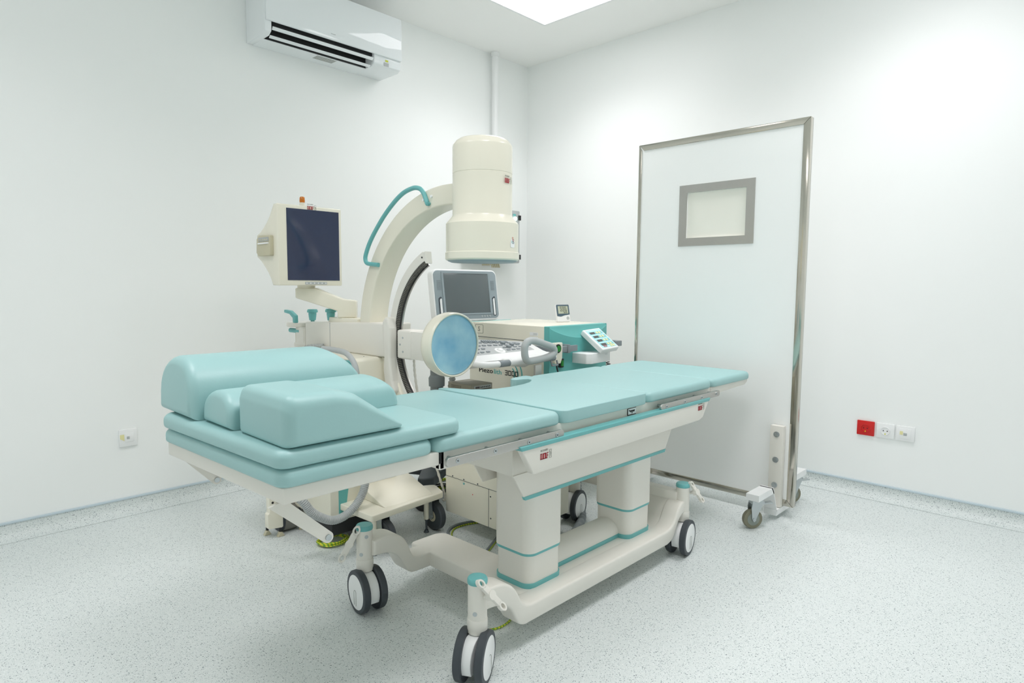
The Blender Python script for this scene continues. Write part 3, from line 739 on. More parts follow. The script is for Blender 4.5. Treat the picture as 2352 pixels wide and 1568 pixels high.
kb = ca.part(B().lathe([(0, 0), (0.046, 0), (0.047, 0.006), (0.042, 0.016), (0, 0.018)], (-2.277, -1.060, 0.750), (-0.75, -0.66, 0), n=36), 'control_knob', M['teal'])
ca.part(B().box(-0.038, 0.038, -0.007, 0.007, 0.016, 0.034, 0.004, mx=Matrix.Translation((-2.277, -1.060, 0.750)) @ Vector((0, 0, 1)).rotation_difference(Vector((-0.75, -0.66, 0))).to_matrix().to_4x4()), 'grip_bar', M['teal'], kb)
ca.part(B().tube(smoothpts([(-2.30, -0.90, 0.835), (-2.30, -1.02, 0.836), (-2.30, -1.10, 0.826), (-2.30, -1.155, 0.785), (-2.30, -1.172, 0.72), (-2.30, -1.165, 0.60), (-2.30, -1.07, 0.56)], 8), 0.012, n=14), 'push_handle', M['lgrey'], label='grey tubular push handle')
# carrying arm housing
hs = B().prism([(-1.128, 0.950), (-0.93, 0.945), (-0.40, 0.925), (-0.40, 0.915), (-0.40, 0.795), (-1.04, 0.797), (-1.118, 0.800)], 'yz', -2.120, -1.985, bev=0.012, seg=4, ang=60)
ho = ca.part(hs, 'carrying_arm', M['ivory'])
ca.part(B().box(-2.1212, -2.118, -0.651, -0.648, 0.80, 0.932), 'panel_seam', M['lgrey'], ho)
ca.part(B().box(-2.1225, -2.119, -0.392, -0.345, 0.815, 0.89, 0.001).box(-2.12, -1.99, -0.40, -0.30, 0.80, 0.895, 0.004), 'end_block', M['ivory'], ho)
ca.part(B().lathe([(0, 0), (0.085, 0), (0.088, 0.004), (0.088, 0.018), (0.085, 0.022), (0, 0.022)], (-2.06, -0.275, 0.893), n=44), 'brake_plate', M['ivory'], ho)
ca.part(B().box(-2.11, -2.02, -0.37, -0.26, 0.785, 0.808, 0.003), 'lower_block', M['ivory'], ho)
for y_, x_ in ((-0.390, -2.07), (-0.600, -2.085)):
    z_ = 0.922 if y_ > -0.5 else 0.931
    ca.part(B().lathe([(0.010, 0), (0.010, 0.008), (0.0165, 0.009), (0.0205, 0.040), (0.020, 0.048), (0.027, 0.050), (0.0275, 0.058), (0.023, 0.066), (0, 0.067)], (x_, y_, z_), n=32), 'locking_knob', M['teal'])
lv = B().prism(roundpoly([(-0.300, 0.915), (-0.324, 0.915), (-0.322, 0.955), (-0.268, 0.978), (-0.205, 0.982), (-0.205, 0.966), (-0.262, 0.960), (-0.298, 0.940)], 0.006, 3), 'yz', -2.135, -2.115, bev=0.003)
ca.part(lv, 'brake_lever', M['teal'])
ca.part(B().cyl((-2.11, -0.335, 0.872), (-2.11, -0.225, 0.872), 0.012), 'lower_lever', M['teal'])
ca.part(B().box(-2.09, -2.03, -0.30, -0.235, 0.80, 0.866, 0.003), 'bracket', M['cream'])
hp = smoothpts([(-2.13, -0.60, 0.815), (-2.15, -0.56, 0.812), (-2.16, -0.50, 0.802), (-2.16, -0.45, 0.780), (-2.15, -0.42, 0.72)], 8)
ca.part(B().tube(hp, 0.012, n=12, rf=lambda i: 0.010+0.0025*math.sin(i*2.2)), 'flexible_conduit', M['lgrey'])
# C-shaped arc
ARC = B().arc(ISO, 0.545, 0.625, math.radians(96), math.radians(-38), -2.10, -2.00, n=70, bev=0.006)
arc = ca.part(ARC, 'c_arc', M['cream'])
for a in (76.5, 81.5):
    yy, zz = ISO[0]+0.592*math.cos(R_(a)), ISO[1]+0.592*math.sin(R_(a))
    ca.part(B().cyl((-2.099, yy, zz), (-2.106, yy, zz), 0.0055, n=16), 'cap_screw', M['white'], arc)
hk = [(-1.405, 1.448), (-1.399, 1.442), (-1.388, 1.462), (-1.374, 1.486), (-1.355, 1.504), (-1.330, 1.512), (-1.300, 1.513), (-1.247, 1.503), (-1.200, 1.483), (-1.153, 1.455), (-1.100, 1.417), (-1.054, 1.377), (-1.010, 1.334),
      (-0.978, 1.296), (-0.957, 1.262), (-0.948, 1.240), (-0.952, 1.222), (-0.966, 1.213), (-1.000, 1.209), (-1.051, 1.205)]
ca.part(B().tube(smoothpts([(-2.107, *p) for p in hk], 4), 0.0095, n=14), 'arc_handle', M['teal'], label='teal tubular handle on the arc')
# image intensifier
IX, IY = -2.05, -1.658
ii = B().lathe([(0, 1.212), (0.136, 1.212), (0.141, 1.217), (0.141, 1.240), (0.138, 1.243), (0.138, 1.348), (0.135, 1.352), (0.115, 1.376), (0.113, 1.382), (0.113, 1.531), (0.112, 1.532), (0.112, 1.534), (0.113, 1.535), (0.113, 1.632), (0.111, 1.640), (0.098, 1.656), (0.090, 1.661), (0, 1.664)], (IX, IY, 0), n=80)
iio = ca.part(ii, 'image_intensifier', M['cream'])
ca.part(B().lathe([(0, 1.204), (0.118, 1.204), (0.130, 1.2085), (0.134, 1.2125), (0, 1.2125)], (IX, IY, 0), n=60), 'input_window', M['bluegrey'], iio)
# block where the arc joins the cylinder
def on_cyl(r, ang, z): return Vector((IX+r*math.cos(ang), IY+r*math.sin(ang), z))
aL = R_(-77)
tg = Vector((-math.sin(aL), math.cos(aL), 0))
wolf(ca, on_cyl(0.1152, aL, 1.495)-tg*0.024, tg, (0, 0, 1), 0.046, iio)
aS = R_(-80); tg = Vector((-math.sin(aS), math.cos(aS), 0)); cS = on_cyl(0.1382, aS, 1.272)
mxs = Matrix(((tg.x, 0, math.cos(aS), cS.x), (tg.y, 0, math.sin(aS), cS.y), (0, 1, 0, cS.z), (0, 0, 0, 1)))
drop = roundpoly([(-0.012, -0.014), (0.012, -0.014), (0.013, 0.004), (0.0, 0.032), (-0.013, 0.004)], 0.004, 4)
dr = ca.part(B().prism(drop, 'xy', 0.0, 0.0012, mx=mxs), 'drop_sticker', M['white'], iio, 'white drop-shaped sticker with coloured rings')
for (p_, q_), mt_ in (((0.0, 0.020), 'amber'), ((0.0025, 0.013), 'logored'), ((-0.003, 0.006), 'teal'), ((0.004, 0.004), 'screen')):
    ca.part(B().ring([(p_+0.0045*math.cos(a), q_+0.0045*math.sin(a)) for a in [2*PI*j/16 for j in range(16)]], [(p_+0.003*math.cos(a), q_+0.003*math.sin(a)) for a in [2*PI*j/16 for j in range(16)]], 'xy', 0.001, 0.0018), 'sticker_ring', M[mt_], iio).data.transform(Matrix.Translation(Vector((-ca.off[0], -ca.off[1], -ca.off[2]))) @ mxs @ Matrix.Translation(Vector(ca.off)))
# carriage + inner toothed arc
car = roundpoly([(-1.095, 0.955), (-1.115, 0.978), (-1.140, 0.976), (-1.152, 0.93), (-1.150, 0.80), (-1.166, 0.70), (-1.185, 0.655), (-1.150, 0.636), (-1.115, 0.660), (-1.100, 0.74), (-1.105, 0.80)], 0.012, 4)
cr = ca.part(B().prism(car, 'yz', -2.125, -2.055, bev=0.012, seg=4, ang=60), 'carriage', M['ivory'])
many(ca, [B().cyl((-2.09, -1.098, z_), (-2.09, -1.120, z_), 0.006) for z_ in (0.92, 0.84)], 'spacer', M['black'], cr)
ia = ca.part(B().arc(ISO, 0.365, 0.405, math.radians(66), math.radians(-42), -2.088, -2.056, n=60, bev=0.002), 'inner_arc', M['ivory'])
ca.part(B().arc(ISO, 0.352, 0.3655, math.radians(64), math.radians(-42), -2.086, -2.066, n=60), 'rack_bed', M['black'], ia)
tt = B()
for k in range(84):
    a = R_(64-105*k/83)
    mx = Matrix.Translation((-2.083, ISO[0], ISO[1])) @ Matrix.Rotation(a, 4, 'X')
    tt.box(-0.0045, 0.008, 0.350, 0.362, -0.0016, 0.0016, mx=mx)
ca.part(tt, 'rack_teeth', M['rack'], ia)
ca.part(B().arc(ISO, 0.349, 0.353, math.radians(64), math.radians(-42), -2.065, -2.057, n=60), 'guide_rail', M['brushed'], ia)
tipa = R_(67)
ca.part(B().prism([(0.352, 0.0), (0.400, 0.0), (0.398, 0.018), (0.352, 0.004)], 'yz', -0.002, 0.030, mx=Matrix.Translation((-2.087, ISO[0], ISO[1])) @ Matrix.Rotation(R_(65.8), 4, 'X')), 'end_stop', M['ivory'], ia)
ca.part(B().cyl((-2.084, ISO[0]+0.385*math.cos(R_(64)), ISO[1]+0.385*math.sin(R_(64))), (-2.0895, ISO[0]+0.385*math.cos(R_(64)), ISO[1]+0.385*math.sin(R_(64))), 0.004, n=14), 'screw_hole', M['black'], ia)
# head arm and shock-wave head
ha = B().box(-2.105, -2.02, -1.275, -1.178, 0.800, 0.925, 0.010, 3).box(-2.100, -2.005, -1.440, -1.262, 0.803, 0.921, 0.002)
hao = ca.part(ha, 'head_arm', M['ivory'])
for yy, zz in ((-1.222, 0.892), (-1.202, 0.862), (-1.222, 0.832), (-1.395, 0.862)):
    ca.part(B().cyl((-2.104, yy, zz), (-2.1062, yy, zz), 0.0045, n=16).cyl((-2.106, yy, zz), (-2.1066, yy, zz), 0.002, n=8), 'arm_screw', M['zinc'], hao)
HC = (-2.05, -1.428, 0.877)
hd = B().lathe([(0, 0.0), (0.118, 0.0), (0.127, 0.010), (0.132, 0.030), (0.132, 0.064), (0.130, 0.072), (0.1265, 0.075), (0.1225, 0.073), (0.121, 0.030), (0, 0.030)], HC, (0, -1, 0), n=72)
hdo = ca.part(hd, 'shock_wave_head', M['cream'])
mm = B().lathe([(0.1215, 0.068), (0.117, 0.069), (0.106, 0.063), (0.080, 0.052), (0.045, 0.046), (0.0, 0.044)], HC, (0, -1, 0), n=72)
ca.part(mm, 'membrane', M['mem'], hdo, 'translucent blue coupling membrane')
ca.part(B().box(-2.064, -2.034, -1.484, -1.460, 0.868, 0.886, 0.002), 'probe_port', M['screen'], hdo)
cs = smoothpts([(-2.03, -1.200, 0.81), (-2.03, -1.212, 0.70), (-1.99, -1.215, 0.50), (-1.915, -1.215, 0.28), (-1.866, -1.215, 0.135), (-1.88, -1.215, 0.12)], 24)
ca.part(B().tube(cs, 0.007, n=10, rf=lambda i: 0.0048+0.0014*(i % 4 < 2)), 'drag_cable', M['ivory'])
# monitor on swing arm
ma = B().prism(roundpoly([(-0.62, 1.050), (-0.62, 1.100), (-0.66, 1.100), (-0.82, 1.050), (-0.82, 0.955), (-0.74, 0.955), (-0.74, 0.99)], 0.008, 3), 'yz', -0.05, 0.05)
a1 = Vector((-2.205, -0.585)); a2 = Vector((-2.050, -0.700)); dv = (a2-a1).normalized(); nn = Vector((-dv.y, dv.x)); Lm = (a2-a1).length
mxm = Matrix(((dv.x, nn.x, 0, a1.x), (dv.y, nn.y, 0, a1.y), (0, 0, 1, 0), (0, 0, 0, 1)))
ma.bm.free()
side = [(-0.045, 1.052), (-0.045, 1.100), (0.05, 1.100), (0.10, 1.078), (Lm-0.02, 1.048), (Lm+0.045, 1.040), (Lm+0.045, 0.957), (Lm-0.045, 0.957), (Lm-0.045, 0.990)]
armb = B().prism(side, 'xz', -0.046, 0.046, bev=0.007, seg=3, ang=60, mx=mxm)
ca.part(armb, 'monitor_arm', M['cream'])
ca.part(B().box(-2.10, -1.995, -0.86, -0.60, 0.928, 0.957, 0.004), 'arm_base', M['cream'])
ca.part(B().cyl((-2.205, -0.585, 1.098), (-2.205, -0.585, 1.113), 0.042, n=32), 'monitor_swivel', M['cream'])
MX0, MX1, MZ0, MZ1 = -2.390, -2.067, 1.112, 1.479
prof = [(-0.682, MZ0), (-0.682, MZ1), (-0.646, MZ1), (-0.628, 1.455), (-0.604, 1.426), (-0.575, 1.401), (-0.543, 1.379), (-0.510, 1.360), (-0.470, 1.346), (-0.466, 1.245), (-0.510, 1.222), (-0.554, 1.190), (-0.582, 1.166), (-0.604, 1.142), (-0.622, MZ0)]
mo = ca.part(B().prism(prof, 'yz', MX0, MX1, bev=0.005, seg=3, ang=60), 'monitor', M['cream'])
ca.part(B().box(-2.347, -2.082, -0.6840, -0.680, 1.136, 1.462), 'screen_glass', M['screen'], mo)
wolf(ca, (-2.243, -0.6825, 1.4645), (1, 0, 0), (0, 0, 1), 0.044, mo)
bt = B().box(-2.262, -2.150, -0.6832, -0.681, 1.1165, 1.129)
ca.part(bt, 'button_strip', M['lgrey'], mo)
many(ca, [B().cyl((-2.254+k*0.0195, -0.6828, 1.123), (-2.254+k*0.0195, -0.6838, 1.123), 0.0028, n=12) for k in range(6)], 'button', M['white'], mo)
ca.part(B().lathe([(0, 0), (0.013, 0), (0.012, 0.022), (0, 0.022)], (-2.235, -0.62, 1.478), n=24), 'beacon_base', M['cream'], mo)
ca.part(B().lathe([(0, 0.022), (0.0115, 0.022), (0.0125, 0.03), (0.0112, 0.046), (0.009, 0.049), (0, 0.049)], (-2.235, -0.62, 1.478), n=24), 'beacon_lens', M['amber'], mo, 'small amber warning beacon')
# printer
pb = B().prism(roundpoly([(-0.640, 1.246), (-0.640, 1.338), (-0.530, 1.342), (-0.505, 1.325), (-0.500, 1.262), (-0.520, 1.246)], 0.006, 3), 'yz', -2.408, -2.389, bev=0.003)
pr = ca.part(pb, 'video_printer', M['printer'])
ca.part(B().box(-2.4105, -2.407, -0.630, -0.530, 1.312, 1.330), 'button_panel', M['lgrey'], pr)
many(ca, [B().cyl((-2.410, -0.545-k*0.018, 1.319), (-2.4125, -0.545-k*0.018, 1.319), 0.004, n=10) for k in range(5)], 'button', M['creamd'], pr)
ca.part(B().box(-2.4125, -2.407, -0.628, -0.525, 1.300, 1.3065), 'paper_slot', M['white'], pr)
# wheels of the C-arm
def big_wheel(x, y, w=0.032, r=0.066, nm='caster_wheel'):
    c = Vector((x, y, r))
    wh = ca.part(B().lathe([(r*.70, -w/2), (r-.004, -w/2), (r, -w/2+.005), (r, w/2-.005), (r-.004, w/2), (r*.70, w/2)], c, (1, 0, 0), n=52), nm, M['tyre'])
    ca.part(B().lathe([(0, -w/2+.002), (r*.30, -w/2-.001), (r*.74, -w/2+.004), (r*.74, w/2-.004), (r*.3, w/2+.001), (0, w/2-.002)], c, (1, 0, 0), n=44), 'wheel_hub', M['creamd'], wh)
    fk = B().cyl((x, y+0.02, r*2+.006), (x, y+0.02, 0.160), 0.024)
    for s_ in (-1, 1):
        fk.prism([(y-0.016, r), (y, r-0.018), (y+0.016, r), (y+0.045, 2*r+.01), (y-0.005, 2*r+.01)], 'yz', x+s_*(w/2+.004), x+s_*(w/2+.007))
    fk.box(x-w/2-.007, x+w/2+.007, y-0.005, y+0.045, 2*r+.006, 2*r+.012)
    fk.cyl((x-w/2-.014, y, r), (x+w/2+.014, y, r), 0.010, n=18)
    ca.part(fk, 'wheel_fork', M['zinc'], wh)
big_wheel(-1.935, -1.222); big_wheel(-2.225, -1.248)
for x_, y_ in ((-1.985, -1.225), (-2.290, -1.265)):
    sl_ = ca.part(B().cyl((x_, y_, 0.160), (x_, y_, 0.062), 0.011, n=16), 'stabiliser_sleeve', M['cream'])
    ca.part(B().cyl((x_, y_, 0.064), (x_, y_, 0.012), 0.005, n=12).lathe([(0, 0), (0.012, 0), (0.008, 0.012), (0, 0.014)], (x_, y_, 0.0005), n=16), 'stabiliser_foot', M['dgrey'], sl_)
# outer rear wheel with cream guard (left of picture)
gx0, gx1 = -2.530, -2.462
gd = B().prism(roundpoly([(gx0, 0.050), (gx1, 0.042), (gx1, 0.105), (gx1-0.012, 0.112), (gx1-0.016, 0.24), (gx0+0.008, 0.24), (gx0+0.008, 0.118), (gx0, 0.115)], 0.006, 3), 'xz', -0.812, -0.780, bev=0.003)
gd.box(-2.525, -2.33, -0.79, -0.62, 0.205, 0.245, 0.006)
gd.box(-2.352, -2.332, -0.80, -0.765, 0.06, 0.21, 0.003)
go = ca.part(gd, 'wheel_guard', M['cream'])
many(ca, [B().cyl((x_, -0.811, 0.165), (x_, -0.8145, 0.165), 0.005, n=12) for x_ in (-2.508, -2.486)], 'guard_screw', M['ink'], go)
c = Vector((-2.410, -0.735, 0.066))
ow = ca.part(B().lathe([(0.045, -0.045), (0.062, -0.045), (0.066, -0.04), (0.066, 0.04), (0.062, 0.045), (0.045, 0.045)], c, (1, 0, 0), n=52), 'rear_wheel', M['tyre'])
ca.part(B().lathe([(0, -0.02), (0.047, -0.03), (0.0675, -0.034), (0.069, 0.0), (0.0675, 0.034), (0.047, 0.03), (0, 0.02)], c, (1, 0, 0), n=40), 'wheel_wrap', M['film'], ow, 'wheel wrapped in crinkled plastic film')
for x_, y_ in ((-2.505, -0.745), (-2.470, -0.800), (-2.360, -0.790)):
    ca.part(B().cyl((x_, y_, 0.065), (x_, y_, 0.010), 0.006, n=12), 'stabiliser_post', M['black'], go)
    ca.part(B().prism([(x_-0.016, 0.001), (x_+0.016, 0.001), (x_+0.005, 0.02), (x_-0.005, 0.022)], 'xz', y_-0.009, y_+0.009, bev=0.001), 'taped_foot', M['printer'], go)
# corrugated hose looping under the table
hp = smoothpts([(-2.600, -1.13, 0.36), (-2.585, -1.16, 0.31), (-2.559, -1.19, 0.273), (-2.534, -1.2, 0.232), (-2.490, -1.2, 0.196), (-2.439, -1.2, 0.172), (-2.385, -1.2, 0.177), (-2.338, -1.2, 0.205), (-2.305, -1.2, 0.243), (-2.287, -1.2, 0.29), (-2.275, -1.19, 0.36), (-2.27, -1.13, 0.42), (-2.27, -1.06, 0.43)], 30)
ca.part(B().tube(hp, 0.017, n=16, rf=lambda i: 0.0165+0.0011*(1 if i % 4 < 2 else -1)), 'corrugated_hose', M['lgrey'], label='grey corrugated hose looping under the table')

# ================================================================ ULTRASOUND MACHINE
us = Thing('ultrasound_machine', 'white and grey ultrasound machine with keyboard console and tilted monitor', 'ultrasound machine', (-1.60, -0.86, 0))
us.part(B().prism(roundpoly([(-1.88, -1.02), (-1.80, -1.05), (-1.60, -0.93), (-1.42, -1.02), (-1.36, -0.97), (-1.48, -0.82), (-1.44, -0.66), (-1.50, -0.64), (-1.60, -0.76), (-1.74, -0.66), (-1.80, -0.70), (-1.72, -0.86)], 0.02, 3), 'xy', 0.125, 0.175, bev=0.008), 'wheel_base', M['dgrey'])
for cx, cy in ((-1.830, -1.010), (-1.415, -0.975), (-1.475, -0.675), (-1.76, -0.695)):
    w_ = us.part(B().lathe([(0, -0.012), (0.045, -0.012), (0.050, -0.008), (0.050, 0.008), (0.045, 0.012), (0, 0.012)], (cx, cy+0.015, 0.050), (1, 0.35, 0), n=36), 'caster_wheel', M['black'])
    hd_ = B().prism(roundpoly([(cy-0.01, 0.126), (cy+0.05, 0.126), (cy+0.055, 0.07), (cy+0.035, 0.035), (cy+0.02, 0.10), (cy-0.02, 0.08)], 0.004, 3), 'yz', cx-0.024, cx-0.014, bev=0.002)
    hd_.prism(roundpoly([(cy-0.01, 0.126), (cy+0.05, 0.126), (cy+0.055, 0.07), (cy+0.035, 0.035), (cy+0.02, 0.10), (cy-0.02, 0.08)], 0.004, 3), 'yz', cx+0.014, cx+0.024, bev=0.002)
    hd_.box(cx-0.024, cx+0.024, cy-0.012, cy+0.05, 0.108, 0.127, 0.004)
    us.part(hd_, 'caster_fork', M['dgrey'], w_)
us.part(B().cyl((-1.615, -0.85, 0.17), (-1.615, -0.85, 0.72), 0.034).lathe([(0.034, 0.0), (0.042, 0.002), (0.043, 0.045), (0.034, 0.06)], (-1.615, -0.85, 0.585)), 'column', M['grey'])
hp = smoothpts([(-1.57, -0.90, 0.74), (-1.575, -0.93, 0.66), (-1.585, -0.93, 0.58), (-1.60, -0.92, 0.45), (-1.57, -0.93, 0.28), (-1.50, -0.90, 0.18)], 26)
us.part(B().tube(hp, 0.016, n=14, rf=lambda i: 0.0165+0.002*(1 if i % 6 < 3 else -1)), 'corrugated_hose', M['lgrey'])
us.part(B().box(-1.66, -1.34, -1.15, -0.80, 0.540, 0.556, 0.004), 'shelf', M['grey'])
us.part(B().box(-1.64, -1.60, -0.90, -0.80, 0.43, 0.54), 'shelf_bracket', M['grey'])
# console
CX0, CX1 = -1.765, -1.225
def taper(b):
    for v in b.bm.verts:
        x_, y_, z_ = v.co
        f = 1-0.62*min(1, max(0, (x_+1.56)/0.335)); d = max(0, y_+1.21)
        v.co = (x_, y_-(1-f)*d, z_-(1-f)*d*0.30)
    return b
cn_ = B()
for k in range(6):
    xa_, xb_ = CX0+(CX1-CX0)*k/6, CX0+(CX1-CX0)*(k+1)/6
    cn_.prism([(-1.315, 0.750), (-1.32, 0.765), (-1.25, 0.780), (-1.08, 0.835), (-1.04, 0.838), (-0.98, 0.80), (-0.98, 0.72), (-1.18, 0.715)], 'yz', xa_, xb_)
bmesh.ops.remove_doubles(cn_.bm, verts=cn_.bm.verts[:], dist=0.0005)
us.part(taper(cn_), 'console', M['white'])
# local frame of the sloping keyboard
kang = math.atan2(0.060, 0.170)
mk = Matrix.Translation((-1.50, -1.165, 0.8065)) @ Matrix.Rotation(kang, 4, 'X')
kpb = B()
for k in range(8): kpb.box(-0.235+k*0.0575, -0.1775+k*0.0575, -0.075, 0.105, -0.002, 0.0035, mx=mk)
kp = us.part(taper(kpb), 'key_panel', M['lgrey'])
rnd = random.Random(3); kk = []
for ix in range(11):
    for iy in range(4):
        if ix in (4, 5, 6) and iy < 2: continue
        x_ = -0.21+ix*0.036+rnd.uniform(-.003, .003); y_ = -0.055+iy*0.036
        kk.append(taper(B().box(x_, x_+0.022, y_, y_+0.010, 0.003, 0.0075, 0.001, mx=mk)))
many(us, kk, 'key', M['grey'], kp)
for k in range(3):
    b = B(); b.lathe([(0, 0), (0.014, 0), (0.013, 0.012), (0, 0.013)], mk @ Vector((0.08+0.04*(k % 2), -0.015+0.03*k, 0.003)), mk.to_3x3() @ Vector((0, 0, 1)), n=20)
    us.part(taper(b), 'knob', M['grey'], kp)
b = B()
for k in range(8): b.box(-0.03+k*0.012, -0.022+k*0.012, 0.060, 0.082, 0.003, 0.010, 0.001, mx=mk)
us.part(taper(b), 'slider_bank', M['grey'], kp)
us.part(B().sphere(mk @ Vector((-0.005, -0.048, 0.002)), 0.019, (1, 1, 0.8)).lathe([(0.019, 0), (0.03, 0), (0.028, 0.003), (0.019, 0.004)], mk @ Vector((-0.005, -0.048, 0.003)), mk.to_3x3() @ Vector((0, 0, 1)), n=30), 'trackball', M['white'], kp)
for k in range(3):
    b = B(); c_ = mk @ Vector((0.10+0.062*k, 0.075-0.03*k, 0.004))
    pts = [c_+(mk.to_3x3() @ Vector((0.028*math.cos(a), 0.011*math.sin(a), 0))) for a in [2*PI*j/24 for j in range(24)]]
    b.tube(pts, 0.003, n=8, closed=True)
    us.part(taper(b), 'probe_holder', M['grey'])
# front hand rest and bar
us.part(B().prism(roundpoly([(-1.60, -1.30), (-1.575, -1.365), (-1.345, -1.365), (-1.32, -1.30)], 0.01, 3), 'xy', 0.746, 0.770, bev=0.008), 'palm_rest', M['white'])
us.part(B().tube(smoothpts([(-1.76, -1.20, 0.762), (-1.77, -1.30, 0.759), (-1.755, -1.345, 0.756), (-1.70, -1.362, 0.754), (-1.50, -1.368, 0.754), (-1.30, -1.362, 0.754), (-1.245, -1.345, 0.756), (-1.225, -1.30, 0.759), (-1.235, -1.24, 0.762)], 7), 0.0145, n=16), 'front_handle', M['white'])
for x0_, x1_ in ((-1.665, -1.60), (-1.335, -1.270)):
    us.part(B().cyl((x0_, -1.3665, 0.754), (x1_, -1.3655, 0.754), 0.0158, n=24), 'handle_grip', M['grey'])
b = B().tube([(-1.30, -1.372, 0.740), (-1.30, -1.380, 0.716), (-1.255, -1.380, 0.716), (-1.255, -1.372, 0.740)], 0.005, n=10)
us.part(b, 'cable_hook', M['grey'])
# monitor (tilted back, turned a little)
mo_ = Vector((-1.455, -0.93, 0.930)); th_ = math.radians(-6); ti = math.radians(9)
mm_ = Matrix.Translation(mo_) @ Matrix.Rotation(th_, 4, 'Z') @ Matrix.Rotation(-ti, 4, 'X')
hw = 0.212
shp = roundpoly([(-hw, 0.0), (hw, 0.0), (hw, 0.275), (-hw, 0.275)], 0.032, 7)
mb = us.part(B().prism(shp, 'xz', 0.0, 0.045, bev=0.006, mx=mm_), 'monitor', M['white'])
shp2 = roundpoly([(-hw+.008, 0.010), (hw-.008, 0.010), (hw-.008, 0.267), (-hw+.008, 0.267)], 0.026, 7)
us.part(B().prism(shp2, 'xz', -0.003, 0.004, bev=0.001, mx=mm_), 'bezel', M['bluegrey'], mb)
us.part(B().box(-0.146, 0.146, -0.006, -0.001, 0.040, 0.252, 0.002, mx=mm_), 'screen_glass', M['screen2'], mb)
b = B(); b.ring([(-0.158, 0.032), (0.158, 0.032), (0.158, 0.260), (-0.158, 0.260)], [(-0.146, 0.040), (0.146, 0.040), (0.146, 0.252), (-0.146, 0.252)], 'xz', -0.007, -0.002)
bmesh.ops.transform(b.bm, matrix=mm_, verts=b.bm.verts[:])
us.part(b, 'screen_surround', M['bluegrey'], mb)
for s_ in (-1, 1):
    us.part(B().prism(roundpoly([(s_*0.176-0.010, 0.022), (s_*0.176+0.010, 0.022), (s_*0.176+0.010, 0.135), (s_*0.176-0.010, 0.120)], 0.008, 4), 'xz', -0.0045, -0.0025, mx=mm_), 'side_handle', M['dgrey'], mb)
    us.part(B().prism(roundpoly([(s_*0.174-0.005, 0.026), (s_*0.174+0.006, 0.026), (s_*0.174+0.006, 0.125), (s_*0.174-0.005, 0.112)], 0.005, 4), 'xz', -0.0065, -0.004, mx=mm_), 'handle_grip', M['white'], mb)
    b = B()
    for k in range(9): b.box(s_*0.176-0.012, s_*0.176+0.012, -0.0042, -0.003, 0.165+k*0.006, 0.167+k*0.006, mx=mm_)
    us.part(b, 'speaker_slots', M['grey'], mb)
many(us, [B().cyl(mm_ @ Vector((0.085+k*0.018, -0.003, 0.022)), mm_ @ Vector((0.085+k*0.018, -0.0055, 0.022)), 0.005, n=14) for k in range(4)], 'button', M['lgrey'], mb)
us.part(B().cyl((-1.455, -0.835, 0.70), (-1.455, -0.835, 0.99), 0.026).box(-1.50, -1.41, -0.868, -0.80, 0.94, 1.03, 0.01), 'monitor_stalk', M['grey'])

# recorder on its shelf
vr = Thing('video_recorder', 'small taupe recorder box with buttons on the shelf behind the table cutout', 'recorder', (-1.55, -1.04, 0.556))
vr.part(B().box(-1.626, -1.480, -1.133, -0.955, 0.5565, 0.622, 0.003), 'case', M['taupe'])
b = B()
for r_ in range(3):
    for k in range(11): b.cyl((-1.6258, -0.985-k*0.007, 0.609-r_*0.008), (-1.6268, -0.985-k*0.007, 0.609-r_*0.008), 0.0018, n=8)
vr.part(b, 'vent_holes', M['ink'])
vr.part(B().box(-1.608, -1.490, -1.1352, -1.133, 0.600, 0.615, 0.001), 'button_panel', M['lgrey'])
vr.part(B().box(-1.600, -1.572, -1.1362, -1.135, 0.6025, 0.612), 'display', M['display'])
many(vr, [B().cyl((-1.562+k*0.012, -1.135, 0.607), (-1.562+k*0.012, -1.1365, 0.607), 0.0035, n=10) for k in range(6)], 'button', M['ink'])
vr.part(B().box(-1.600, -1.495, -1.1345, -1.133, 0.594, 0.597), 'disc_slot', M['ink'])

# ================================================================ LOWER EQUIPMENT CABINET
lc = Thing('equipment_cabinet', 'low cream metal cabinet under the table cutout, with a grey loop handle', 'cabinet', (-1.70, -1.46, 0))
lc.part(B().box(-1.900, -1.520, -1.675, -1.260, 0.088, 0.420, 0.003), 'case', M['cream'])
b = B().box(-1.9012, -1.8995, -1.676, -1.262, 0.2545, 0.2560).box(-1.9012, -1.8995, -1.5435, -1.542, 0.088, 0.255)
lc.part(b, 'panel_seam', M['dgrey'])
many(lc, [B().cyl((-1.9005, yy, zz), (-1.9025, yy, zz), 0.003, n=10) for yy, zz in ((-1.31, 0.262), (-1.385, 0.262), (-1.475, 0.262), (-1.555, 0.225), (-1.557, 0.13))], 'panel_screw', M['dgrey'])
lc.part(B().cyl((-1.9005, -1.385, 0.243), (-1.9015, -1.385, 0.243), 0.005, n=14), 'marker_dot', M['teal'])
lc.part(B().cyl((-1.9005, -1.443, 0.207), (-1.9015, -1.443, 0.207), 0.0022, n=10), 'marker_dot', M['red'])
for cx, cy in ((-1.72, -1.36), (-1.57, -1.36), (-1.72, -1.60), (-1.57, -1.60)):
    lc.part(B().lathe([(0, 0), (0.022, 0), (0.022, 0.008), (0.012, 0.014), (0.012, 0.09), (0, 0.09)], (cx, cy, 0.0005), n=18), 'levelling_foot', M['dgrey'])

